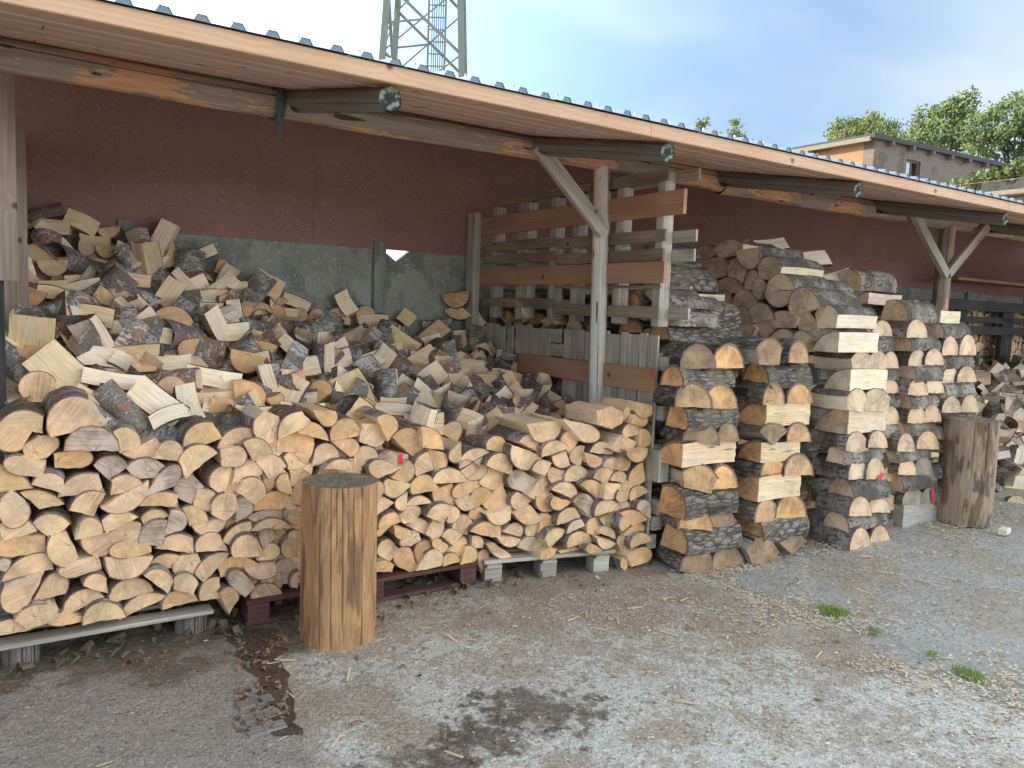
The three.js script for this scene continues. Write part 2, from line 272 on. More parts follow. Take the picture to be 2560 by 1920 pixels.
std('rafter_log', { map: trunkTex(52, [0.42, 0.385, 0.36], [0.56, 0.51, 0.47], [0.58, 0.48, 0.39], 0.66), bumpMap: plankBump, bumpScale: 0.006 });
std('post_log', { map: trunkTex(53, [0.72, 0.69, 0.64], [0.95, 0.925, 0.87], [0.86, 0.74, 0.63], 0.60), bumpMap: plankBump, bumpScale: 0.006 });
std('mossy_end', { map: tex(256, 256, (u, v) => { const n = fbm(u * 26, v * 26, 5, 4); return mix3([0.20, 0.20, 0.19], [0.58, 0.62, 0.54], smooth(0.35, 0.7, n)); }), bumpMap: endBump, bumpScale: 0.008 });
// painted chipboard, oxide red, with pale scuffs where flakes show
std('chipboard', { map: tex(1024, 1024, (u, v) => {
  const n = fbm(u * 5, v * 5, 81, 4), f = fbm(u * 90, v * 90, 82, 3), wear = smooth(0.46, 0.62, fbm(u * 4, v * 4, 88, 4)); let c = mix3([0.555, 0.405, 0.375], [0.68, 0.515, 0.48], clamp(n * 0.6 + f * 0.5)), k = 0;
  const gx = u * 22, gy = v * 22, ix = Math.floor(gx), iy = Math.floor(gy);
  for (let a = -1; a <= 1; a++) for (let b = -1; b <= 1; b++) { const p = hash2(ix + a, iy + b, 83); if (p > 0.30 + 0.5 * (1 - wear)) continue; const cx = ix + a + hash2(ix + a, iy + b, 84), cy = iy + b + hash2(ix + a, iy + b, 85), an = (hash2(ix + a, iy + b, 86) - 0.5) * 2.4, dx = gx - cx, dy = gy - cy, l = Math.abs(dx * Math.cos(an) + dy * Math.sin(an)), w = Math.abs(-dx * Math.sin(an) + dy * Math.cos(an)), L = 0.1 + 0.55 * hash2(ix + a, iy + b, 87) ** 2; if (l < L && w < 0.055 * (1 - l / L) + 0.012) k = Math.max(k, 0.35 + 0.5 * hash2(ix + a, iy + b, 89)); }
  return mix3(c, [0.80, 0.66, 0.55], k * (0.6 + 0.4 * f)); }), bumpMap: tex(512, 512, (u, v) => vn(u * 60 + v * 20, v * 90 - u * 40, 3) * 0.6 + vn(u * 150, v * 150, 5) * 0.4, false), bumpScale: 0.0015, roughness: 0.8 });
std('concrete_wall', { map: tex(512, 512, (u, v) => { const n = fbm(u * 5, v * 5, 91, 5, 5, 5), s = vn(u * 120, v * 120, 92, 120, 120), m = fbm(u * 14, v * 9, 95, 4, 14, 9); let c = mix3([0.55, 0.55, 0.505], [0.71, 0.71, 0.66], n); c = mix3(c, [0.47, 0.475, 0.425], smooth(0.5, 0.7, m) * 0.6); if (s > 0.86) c = mix3(c, [0.80, 0.82, 0.76], 0.7); return c; }), bumpMap: endBump, bumpScale: 0.01 });
std('sheet_metal', { color: rgb(0.15, 0.18, 0.205), metalness: 0.3, roughness: 0.45 });
std('screw', { color: rgb(0.35, 0.36, 0.36), metalness: 0.7, roughness: 0.4 });
std('strap', { color: rgb(0.11, 0.115, 0.115), metalness: 0.5, roughness: 0.6, bumpMap: endBump, bumpScale: 0.002 });

// a board: box with worn, slightly chamfered edges; uv in metres so that the grain runs along its longest side
const boardMemo = new Map();
function boardGeo(w, h, d, ch = 0.004, seed = 0) {
  const key = [w, h, d, seed].map((x) => x.toFixed(3)).join(); if (boardMemo.has(key)) return boardMemo.get(key);
  const s = new THREE.Shape(), dims = [w, h, d], L = dims.indexOf(Math.max(...dims)), [a, b] = [0, 1, 2].filter((i) => i !== L), p = dims[a] / 2, q = dims[b] / 2, c = Math.min(ch, p * 0.3, q * 0.3);
  s.moveTo(-p + c, -q); s.lineTo(p - c, -q); s.lineTo(p, -q + c); s.lineTo(p, q - c); s.lineTo(p - c, q); s.lineTo(-p + c, q); s.lineTo(-p, q - c); s.lineTo(-p, -q + c); s.closePath();
  const g = new THREE.ExtrudeGeometry(s, { depth: dims[L], bevelEnabled: false, steps: Math.max(1, Math.min(8, Math.round(dims[L] / 0.4))) }), pos = g.attributes.position, uv = g.attributes.uv, nm = g.attributes.normal, r = rng(Math.round(seed * 1000) + Math.round(w * 911 + h * 3571 + d * 1277)), o1 = r(), o2 = r();
  for (let i = 0; i < pos.count; i++) {
    const x = pos.getX(i), y = pos.getY(i), z = pos.getZ(i), cap = Math.abs(nm.getZ(i)) > 0.5, side = Math.abs(nm.getX(i)) > Math.abs(nm.getY(i));
    uv.setXY(i, o1 + (side || cap ? y : x) * 3.3, o2 + (cap ? x * 0.5 : z * 0.6));
    const v = [0, 0, 0]; v[a] = x; v[b] = y; v[L] = z - dims[L] / 2; pos.setXYZ(i, ...v);
  }
  if ([a, b, L].join() === '0,2,1') { const ix = []; for (let i = 0; i < pos.count; i += 3) ix.push(i, i + 2, i + 1); g.setIndex(ix); }
  g.computeVertexNormals(); boardMemo.set(key, g); return g;
}
function board(parent, name, w, h, d, x, y, z, mat, rot, seed = 0) { const m = part(parent, name, boardGeo(w, h, d, 0.004, seed), mat); m.position.set(x, y, z); if (rot) m.rotation.set(...rot); return m; }
// a round timber from a to b with knots and wander
function trunkGeo(a, b, r0, r1, seed, segs = 14, rad = 16, wob = 0.08) {
  const dir = b.clone().sub(a), L = dir.length(); dir.normalize(); const x = new THREE.Vector3(0, 1, 0); if (Math.abs(dir.y) > 0.8) x.set(0, 0, 1); const sx = x.clone().cross(dir).normalize(), sy = dir.clone().cross(sx), pos = [], uv = [], idx = [];
  for (let k = 0; k <= segs; k++) { const t = k / segs, rr = lerp(r0, r1, t), ox = (fbm(t * L * 0.7, seed, seed, 2) - 0.5) * wob * r0 * 4, oy = (fbm(t * L * 0.7, seed + 5, seed + 3, 2) - 0.5) * wob * r0 * 4; for (let i = 0; i <= rad; i++) { const an = i / rad * Math.PI * 2, q = rr * (1 + (vn(Math.cos(an) * 2 + 5, Math.sin(an) * 2 + t * L * 2, seed) - 0.5) * wob * 1.6); const p = a.clone().addScaledVector(dir, t * L).addScaledVector(sx, Math.cos(an) * q + ox).addScaledVector(sy, Math.sin(an) * q + oy); pos.push(p.x, p.y, p.z); uv.push(i / rad * Math.PI * 2 * r0 * 1.0 / Math.max(0.2, Math.PI * 2 * r0), t * L / 4); } }
  const w = rad + 1; for (let k = 0; k < segs; k++) for (let i = 0; i < rad; i++) { const q = k * w + i; idx.push(q, q + 1, q + w, q + 1, q + w + 1, q + w); }
  const g = new THREE.BufferGeometry(); g.setAttribute('position', new THREE.Float32BufferAttribute(pos, 3)); g.setAttribute('uv', new THREE.Float32BufferAttribute(uv, 2)); g.setIndex(idx); g.computeVertexNormals(); return g;
}
function capGeo(c, dir, r, seed, rad = 18) { const d = dir.clone().normalize(), x = Math.abs(d.y) > 0.8 ? new THREE.Vector3(0, 0, 1) : new THREE.Vector3(0, 1, 0), sx = x.clone().cross(d).normalize(), sy = d.clone().cross(sx), pos = [c.x, c.y, c.z], uv = [0.5, 0.5], idx = []; for (let i = 0; i <= rad; i++) { const an = i / rad * 2 * Math.PI, p = c.clone().addScaledVector(sx, Math.cos(an) * r).addScaledVector(sy, Math.sin(an) * r); pos.push(p.x, p.y, p.z); uv.push(0.5 + Math.cos(an) * r * 2, 0.5 + Math.sin(an) * r * 2); if (i) idx.push(0, i, i + 1); } const g = new THREE.BufferGeometry(); g.setAttribute('position', new THREE.Float32BufferAttribute(pos, 3)); g.setAttribute('uv', new THREE.Float32BufferAttribute(uv, 2)); g.setIndex(idx); g.computeVertexNormals(); return g; }

// ---------------------------------------------------------------- ground
const V3 = (x, y, z) => new THREE.Vector3(x, y, z);
function sheet(name, pts, y, mat, scale, ox = 0, oz = 0) { const s = new THREE.Shape(pts.map(([x, z]) => new THREE.Vector2(x, -z))), g = new THREE.ShapeGeometry(s), p = g.attributes.position, uv = g.attributes.uv; for (let i = 0; i < p.count; i++) { const x = p.getX(i), z = -p.getY(i); p.setXYZ(i, x, y, z); uv.setXY(i, (x - ox) * scale[0], (z - oz) * scale[1]); } g.computeVertexNormals(); const m = new THREE.Mesh(g, mat); m.name = name; m.receiveShadow = true; scene.add(m); return tag(m, null, null, null, 'structure'); }
const gravelBump = tex(1024, 1024, (u, v) => fbm(u * 60, v * 60, 12, 4, 60, 60) * 0.6 + vn(u * 220, v * 220, 14, 220, 220) * 0.4, false, true, 1, 1);
gravelBump.wrapS = gravelBump.wrapT = THREE.RepeatWrapping;
const YX0 = -2.2, YX1 = 4.12, YZ0 = -6.6, YZ1 = 0.2;
const pit = [onY(1230, 1850, 0), onY(1330, 1790, 0), onY(1130, 1890, 0)];
const yardTex = tex(2048, 2048, (u, v) => {
  const x = lerp(YX0, YX1, u), z = lerp(YZ0, YZ1, v);
  const n1 = fbm(x * 1.3 + 3, z * 1.3, 201, 5), n2 = fbm(x * 5, z * 5, 202, 5), n3 = fbm(x * 22, z * 22, 203, 4), g = vn(x * 130, z * 130, 204), g2 = vn(x * 60, z * 60, 205);
  const n4 = fbm(x * 60, z * 60, 206, 3), t = smooth(0.43, 0.57, n1 * 0.26 + n2 * 0.24 + n3 * 0.30 + n4 * 0.20 + (x > 1.1 ? 0.012 : -0.06));
  let c = mix3(mix3([0.61, 0.565, 0.51], [0.70, 0.655, 0.60], n3), mix3([0.70, 0.69, 0.655], [0.80, 0.79, 0.76], n4), t * 0.9);
  const brown = smooth(0.53, 0.66, fbm(x * 2.2 + 9, z * 2.2, 211, 5) + (n3 - 0.5) * 0.2); c = mix3(c, [0.58, 0.505, 0.43], brown * 0.6);
  const left = smooth(1.12, 0.96, x + (n3 - 0.5) * 0.12); c = mix3(c, mix3([0.51, 0.475, 0.44], [0.63, 0.595, 0.56], n3 * 0.6 + n4 * 0.4), left * 0.85);
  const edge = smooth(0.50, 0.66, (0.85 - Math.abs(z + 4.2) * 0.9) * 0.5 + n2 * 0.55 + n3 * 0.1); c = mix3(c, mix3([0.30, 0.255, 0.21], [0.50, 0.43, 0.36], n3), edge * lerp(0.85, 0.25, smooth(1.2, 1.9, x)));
  for (const p of pit) { const d = Math.hypot(x - p.x, (z - p.z) * 1.2), k = smooth(0.56, 0.74, (1 - d / 0.55) * 0.5 + n2 * 0.5 + (n3 - 0.5) * 0.5 + 0.06); c = mix3(c, mix3([0.26, 0.215, 0.175], [0.46, 0.40, 0.335], n4), k * 0.75); }
  if (g > 0.94) c = mix3(c, [0.86, 0.84, 0.79], 0.6); else if (g < 0.06) c = c.map((q) => q * 0.66); if (g2 > 0.955) c = mix3(c, [0.80, 0.74, 0.62], 0.5); if (n4 < 0.24) c = c.map((q) => q * 0.8);
  return c.map((q, i) => q * (0.90 + 0.22 * g) * [1.05, 1.035, 1.0][i]);
});
yardTex.wrapS = yardTex.wrapT = THREE.ClampToEdgeWrapping;
const bumpYard = gravelBump.clone(); bumpYard.repeat.set((YX1 - YX0) / 1.1, (YZ1 - YZ0) / 1.1); bumpYard.needsUpdate = true;
std('yard', { map: yardTex, bumpMap: bumpYard, bumpScale: 0.014, roughness: 0.95 });
const asphaltTex = tex(2048, 2048, (u, v) => {
  const x = u * 4, z = v * 4, n1 = fbm(x, z, 301, 4, 4, 4), n2 = fbm(u * 24, v * 24, 302, 5, 24, 24), a = vn(u * 300, v * 300, 303, 300, 300), b = vn(u * 140, v * 140, 304, 140, 140);
  let c = mix3([0.575, 0.565, 0.535], [0.70, 0.69, 0.66], n2 * 0.7 + n1 * 0.4); c = mix3(c, [0.62, 0.56, 0.47], smooth(0.5, 0.66, fbm(u * 9, v * 9, 309, 5, 9, 9)) * 0.5);
  c = c.map((q, i) => q * [1.03, 1.015, 0.985][i]); if (a > 0.80) c = mix3(c, [0.84, 0.82, 0.78], 0.7 * (a - 0.8) * 5); if (a < 0.16) c = c.map((q) => q * 0.70); if (b > 0.93) c = mix3(c, [0.80, 0.73, 0.60], 0.6); return c;
});
std('asphalt', { map: asphaltTex, bumpMap: gravelBump, bumpScale: 0.012, roughness: 0.95 });
sheet('ground', [[-120, 60], [120, 60], [120, -160], [-120, -160]], -0.012, M.asphalt, [0.25, 0.25]);
const SLAB = [[YX0, YZ1], [3.8, YZ1], [3.84, -1.2], [3.90, -1.9], [4.08, -2.8], [3.98, -3.6], [3.9, -6.5], [YX0, -6.5]];
sheet('concrete_yard', SLAB, 0, M.yard, [1 / (YX1 - YX0), 1 / (YZ1 - YZ0)], YX0, YZ0);
// the open joint near the chopping block: a strip of dark soil with setts in it
std('soil', { map: tex(512, 512, (u, v) => { const n = fbm(u * 16, v * 16, 401, 5, 16, 16), g = vn(u * 120, v * 120, 402, 120, 120); let c = mix3([0.27, 0.21, 0.165], [0.46, 0.37, 0.29], n); if (g > 0.86) c = mix3(c, [0.62, 0.52, 0.38], 0.7); return c; }), bumpMap: gravelBump, bumpScale: 0.02 });
{
  const L = [[560, 1575], [600, 1640], [632, 1700], [650, 1745], [672, 1800], [690, 1842]], Rr = [[752, 1838], [742, 1775], [722, 1700], [700, 1645], [700, 1600], [690, 1570]];
  const dense = (l) => l.flatMap((p, i) => (i < l.length - 1 ? [0, 0.25, 0.5, 0.75].map((t) => [lerp(p[0], l[i + 1][0], t) + (hash2(i * 4 + t * 4, p[0], 6) - 0.5) * 26, lerp(p[1], l[i + 1][1], t)]) : [p]));
  const pts = [...dense(L), ...dense(Rr)].map(([u, v], i) => { const p = onY(u, v, 0); return [p.x + (hash2(i, 2, 5) - 0.5) * 0.03, p.z]; });
  sheet('soil_joint', pts, 0.004, M.soil, [1, 1]);
}
std('sett', { map: tex(128, 128, (u, v) => { const n = fbm(u * 10, v * 10, 77, 4); return mix3([0.47, 0.435, 0.395], [0.64, 0.60, 0.55], n); }), bumpMap: endBump, bumpScale: 0.006 });
[[604, 1762, 'first beside the bark litter'], [640, 1752, 'second along, nearest the pallets'], [618, 1795, 'third along'], [656, 1786, 'fourth along'], [634, 1828, 'fifth along'], [672, 1818, 'last, nearest the camera']].forEach(([u, v, w], i) => {
  const p = onY(u + 14, v, 0), m = new THREE.Mesh(boardGeo(0.080 + 0.02 * hash2(i, 1, 5), 0.05, 0.070 + 0.015 * hash2(i, 7, 5), 0.02, i), M.sett); m.name = numbered('paving_sett'); m.position.set(p.x, -0.0165 + 0.003 * hash2(i, 2, 5), p.z); m.rotation.y = 0.12 + 0.2 * (hash2(i, 4, 5) - 0.5); m.castShadow = m.receiveShadow = true; scene.add(m);
  tag(m, 'small grey paving sett set in the dark soil joint, ' + w, 'paving stone', 'setts in the soil joint');
});


// ---------------------------------------------------------------- the shed
const shed = thing('wood_shed', 'long open-fronted wood shed with ribbed metal roof and red chipboard back', 'shed', V3(0, 0, 0));
const BX0 = -9, BX1 = 15, PITCH = 0.17, roofY = (z) => 2.713 + (-3.27 - z) * PITCH;
{
  // ribbed sheets, eight ribs each
  const rib = 0.1324, x0 = 0.29 - 0.066 - rib * 8 * 9, zf = -3.215, zb = -6.9, th = 0.0;
  const make = () => { const prof = []; for (let i = 0; i < 8; i++) { const b = i * rib; prof.push([b, 0], [b + rib / 2 - 0.031, 0], [b + rib / 2 - 0.017, 0.024], [b + rib / 2 + 0.017, 0.024], [b + rib / 2 + 0.031, 0]); } prof.push([8 * rib, 0]); const pos = [], idx = []; const segs = 6; for (let k = 0; k <= segs; k++) { const z = lerp(zf, zb, k / segs); prof.forEach(([x, y]) => pos.push(x, roofY(z) + 0.082 + y, z)); } const w = prof.length; for (let k = 0; k < segs; k++) for (let i = 0; i < w - 1; i++) { const q = k * w + i; idx.push(q, q + 1, q + w, q + 1, q + w + 1, q + w); } for (let i = 0; i < 8; i++) { const q = i * 5 + 1, b0 = pos.length / 3; for (let j = 0; j < 4; j++) pos.push(pos[(q + j) * 3], pos[(q + j) * 3 + 1], zf - 0.004); idx.push(b0, b0 + 2, b0 + 1, b0, b0 + 3, b0 + 2); } const g = new THREE.BufferGeometry(); g.setAttribute('position', new THREE.Float32BufferAttribute(pos, 3)); g.setIndex(idx); const f = g.toNonIndexed(); f.computeVertexNormals(); return f; };
  const g = make(), screwG = new THREE.CylinderGeometry(0.006, 0.008, 0.016, 8);
  for (let s = 0; s < 23; s++) { const m = part(shed, 'roof_sheet', g, M.sheet_metal); m.position.set(x0 + s * rib * 8, (hash2(s, 1, 9) - 0.5) * 0.004, 0); if (s > 8 && s < 21) for (let i = 0; i < 8; i += 2) { const q = part(m, 'screw', screwG, M.screw); q.position.set((i + 0.5) * rib, roofY(-3.30) + 0.112, -3.30); } }
  // fascia and the row of boards under the roof
  const bl = 4.0;
  for (let i = 0; i < 6; i++) { const m = board(shed, 'fascia_board', bl - 0.003, 0.074, 0.028, BX0 + bl * (i + 0.5), 2.747, -3.25, M.fascia, null, i); m.rotation.x = 0; }
  for (let j = 0; j < 16; j++) { const z = -3.375 - j * 0.212; for (let i = 0; i < 6; i++) { const sh = (j % 3) * 1.1; const m = board(shed, 'roof_board', bl - 0.006, 0.024, 0.172 + 0.014 * hash2(j, i, 4), BX0 + bl * (i + 0.5) + sh - 1, roofY(z) + 0.015 + (hash2(j, i, 7) - .5) * 0.006, z, M.soffit, [Math.atan(PITCH), 0, 0], j * 7 + i); } }
  // rafters: round poles that stick out under the eave
  [-6.9, -5.3, -3.6, -1.9, -0.25].map((x) => [x, x]).concat([[1.50, 1.48], [3.20, 3.05], [5.02, 4.80], [7.12, 7.05], [9.2, 9.2], [11, 11], [13, 13]]).forEach(([xe, xb], i) => {
    const a = V3(xe, 2.662, -3.31), b = V3(xb - 0.1, roofY(-6.5) - 0.055, -6.5), e = b.clone().sub(a).normalize(); b.copy(a).addScaledVector(e, 1.21);
    const r = part(shed, 'rafter', trunkGeo(a, b, 0.054, 0.062, 60 + i, 14, 16, 0.09), M.rafter_log); part(r, 'cut_end', capGeo(a, e.clone().negate(), 0.0535, i), M.mossy_end);
  });
  // the front beam, in two lengths
  part(shed, 'beam', trunkGeo(V3(-9, 2.845, -4.5), V3(4.95, 2.845, -4.5), 0.080, 0.074, 31, 60, 18, 0.10), M.beam_log);
  part(shed, 'beam', trunkGeo(V3(4.96, 2.83, -4.5), V3(15, 2.845, -4.5), 0.082, 0.072, 32, 50, 18, 0.10), M.beam_log);
  // posts
  part(shed, 'post', trunkGeo(V3(3.79, -0.01, -4.5), V3(3.71, 2.80, -4.5), 0.068, 0.055, 35, 22, 18, 0.07), M.post_log);
  part(shed, 'post', trunkGeo(V3(8.42, -0.01, -4.5), V3(8.46, 2.80, -4.5), 0.085, 0.078, 36, 22, 18, 0.07), M.beam_log);
  part(shed, 'post', trunkGeo(V3(12.6, -0.01, -4.5), V3(12.6, 2.80, -4.5), 0.07, 0.06, 37, 12, 14, 0.05), M.beam_log);
  // braces
  const brace = (u0, v0, u1, v1, w, z, mat, seed) => { const a = onZ(u0, v0, z), b = onZ(u1, v1, z), d = b.clone().sub(a), m = board(shed, 'brace', w, d.length(), 0.05, 0, 0, 0, mat, null, seed); m.position.copy(a).add(b).multiplyScalar(0.5); m.rotation.z = Math.atan2(d.y, d.x) - Math.PI / 2; };
  brace(1342, 362, 1508, 580, 0.105, -4.40, M.grey_plank, 3);
  brace(2284, 532, 2366, 688, 0.10, -4.385, M.grey_plank, 4);
  brace(2468, 565, 2370, 684, 0.10, -4.385, M.grey_plank, 5);
  // a steel strap hung over the beam
  const st = onZ(700, 292, -4.40); const s = part(shed, 'strap', boardGeo(0.032, 0.24, 0.006, 0.001, 1), M.strap, 'dark steel strap hanging from the beam'); s.position.set(st.x, st.y, -4.405); s.rotation.z = 0.05;
  const s2 = part(shed, 'strap_band', new THREE.TorusGeometry(0.086, 0.012, 6, 24), M.strap); s2.position.set(st.x + 0.015, 2.845, -4.5); s2.rotation.y = Math.PI / 2; s2.scale.set(1, 1, 2.2);
  // back wall: chipboard above, concrete panels between posts below
  for (let i = 0; i < 20; i++) { const x = -9 + i * 1.25, y0 = 2.235 + (i > 12 ? 0.05 : 0); board(shed, 'wall_panel', 1.2495, 3.62 - y0, 0.018, x + 0.625, (3.24 + y0) / 2, -6.43 + (i % 2) * 0.003, M.chipboard, null, i).geometry = panelGeo(i === 8 ? 1.246 : 1.2498, 3.24 - y0, i); }
  const px0 = onZ(946, 640, -6.44).x, gap = onZ(985, 640, -6.47);
  for (let i = -6; i < 7; i++) { const x = px0 + i * 2.0; board(shed, 'concrete_post', 0.11, 2.3, 0.10, x, 1.15, -6.442, M.concrete_wall, null, i + 20);
    for (let k = 0; k < 4; k++) { const h = k === 3 ? 0.72 : 0.535, m = board(shed, 'concrete_panel', 1.90, h, 0.05, x + 1.0, k * 0.535 + h / 2, -6.47, M.concrete_wall, null, i * 4 + k + 99); m.geometry = panelGeo(1.90, h - 0.0005, i * 5 + k + 40, 0.05);
      if (i === 0 && k === 3) { const s = new THREE.Shape(), gx = gap.x - (x + 1.0); s.moveTo(-0.95, -0.36); s.lineTo(0.95, -0.36); s.lineTo(0.95, 0.36); s.lineTo(gx + 0.17, 0.36); s.lineTo(gx + 0.13, 0.265); s.lineTo(gx + 0.01, 0.17); s.lineTo(gx - 0.10, 0.25); s.lineTo(gx - 0.14, 0.36); s.lineTo(-0.95, 0.36); s.closePath(); const g = new THREE.ExtrudeGeometry(s, { depth: 0.05, bevelEnabled: false }); const uv = g.attributes.uv; for (let q = 0; q < uv.count; q++) uv.setXY(q, uv.getX(q) * 0.6, uv.getY(q) * 0.6); m.geometry = g; m.position.z = -6.495; } } }
}
function panelGeo(w, h, seed, d = 0.018) { const g = new THREE.BoxGeometry(w, h, d), uv = g.attributes.uv, p = g.attributes.position, ox = hash2(seed, 1, 3), oy = hash2(seed, 2, 3); for (let i = 0; i < uv.count; i++) uv.setXY(i, ox + p.getX(i) * 0.6, oy + p.getY(i) * 0.6); return g; }
// end walls of the shed, so that no daylight enters from the sides
[[-9, 'far'], [15, 'near']].forEach(([x]) => { const m = part(shed, 'end_wall', panelGeo(3.3, 3.0, x, 0.02), M.chipboard); m.position.set(x, 1.5, -4.9); m.rotation.y = Math.PI / 2; });
// planked partition at the left of the bay
{
  const t = thing('plank_partition', 'grey plank partition with square corner post at the end of the first bay', 'partition', V3(0.06, 0, -4.6));
  const g = (n, w, y0, y1, d, x, z, m, s) => board(t, n, w, y1 - y0, d, x - 0.06, (y0 + y1) / 2, z + 4.6, m, null, s);
  g('corner_post', 0.13, 0, 1.80, 0.13, -0.005, -4.62, M.dark_plank, 1);
  g('plank', 0.20, 1.80, 2.80, 0.09, 0.02, -4.56, M.brown_plank, 2);
  g('plank', 0.12, 0.0, 2.62, 0.05, 0.12, -5.1, M.brown_plank, 3);
  for (let i = 0; i < 9; i++) g('plank', 0.03, 0, 2.75, 0.14, 0.07, -5.25 - i * 0.142, M.brown_plank, 5 + i);
}
// white plastic sheet stuffed into the gap of the back wall
{
  const pos = [], idx = [], c = onZ(983, 648, -6.50); const n = 9; for (let j = 0; j < n; j++) for (let i = 0; i < n; i++) pos.push((i / (n - 1) - 0.5) * 0.34, (j / (n - 1) - 0.5) * 0.30, (hash2(i, j, 12) - 0.5) * 0.06); for (let j = 0; j < n - 1; j++) for (let i = 0; i < n - 1; i++) { const q = j * n + i; idx.push(q, q + 1, q + n, q + 1, q + n + 1, q + n); }
  let g = new THREE.BufferGeometry(); g.setAttribute('position', new THREE.Float32BufferAttribute(pos, 3)); g.setIndex(idx); g = g.toNonIndexed(); g.computeVertexNormals();
  std('plastic', { color: rgb(0.80, 0.86, 0.90), roughness: 0.3 });
  M.film = new THREE.MeshPhysicalMaterial({ color: rgb(0.86, 0.9, 0.92), roughness: 0.9, transmission: 0.6, thickness: 0, name: 'film' });
  const m = new THREE.Mesh(g, M.film); m.name = 'plastic_sheet'; m.position.set(c.x, c.y, -6.53); m.castShadow = true; scene.add(m); tag(m, 'crumpled white plastic sheet in the gap of the concrete back wall', 'plastic sheet');
}

// ---------------------------------------------------------------- pallets under the stacked front
function frontZ(x) { return x < 2.62 ? -4.14 : -4.14 + 0.225 * (x - 2.62); }
function onFront(u, v) { let p = onZ(u, v, -4.14); for (let i = 0; i < 8; i++) p = onZ(u, v, frontZ(p.x)); return p; }
{
  const a = thing('plank_pallet', 'long grey plank base on dark supports, under the stack beside the corner post', 'pallet', V3(0.5, 0, -4.5));
  board(a, 'plank', 1.36, 0.022, 0.11, -0.24, 0.122, 0.305, M.grey_plank, null, 1);
  for (let i = 1; i < 4; i++) board(a, 'plank', 1.36, 0.02, 0.12, -0.24, 0.118, 0.305 - i * 0.22, M.grey_plank, null, 1 + i);
  for (const x of [-0.39, 0.375]) part(a, 'support_block', trunkGeo(V3(x, 0, 0.24), V3(x, 0.108, 0.24), 0.072, 0.07, 7, 3, 14, 0.2), M.rafter_log);
  const b = thing('reddish_pallet', 'reddish brown wooden pallet under the stack behind the chopping block', 'pallet', V3(1.83, 0, -4.5));
  board(b, 'plank', 1.44, 0.024, 0.11, 0, 0.135, 0.305, M.red_plank, null, 1); for (let i = 1; i < 4; i++) board(b, 'plank', 1.44, 0.022, 0.11, 0, 0.133, 0.305 - i * 0.22, M.red_plank, null, i);
  board(b, 'base_plank', 1.44, 0.024, 0.10, 0, 0.013, 0.305, M.red_plank, null, 7); for (const x of [-0.655, 0.02, 0.655]) { board(b, 'block', 0.115, 0.095, 0.13, x, 0.0735, 0.29, M.red_plank, null, x); board(b, 'stringer', 0.09, 0.02, 0.9, x, 0.112, -0.1, M.red_plank, null, 9); }
  const c = thing('grey_pallet', 'grey weathered pallet with square blocks under the stack near the fence', 'pallet', V3(3.12, 0, -4.42)), yaw = -Math.atan(0.225); c.rotation.y = yaw;
  board(c, 'plank', 0.94, 0.024, 0.12, 0.02, 0.138, 0.34, M.grey_plank, null, 2); for (let i = 1; i < 5; i++) board(c, 'plank', 0.94, 0.02, 0.11, 0.02, 0.136, 0.34 - i * 0.19, M.grey_plank, null, i);
  for (const x of [-0.385, 0.0, 0.39]) { board(c, 'block', 0.115, 0.10, 0.115, x, 0.052, 0.335, M.grey_plank, null, x); board(c, 'stringer', 0.1, 0.02, 0.95, x, 0.115, -0.06, M.grey_plank, null, 3); }
}

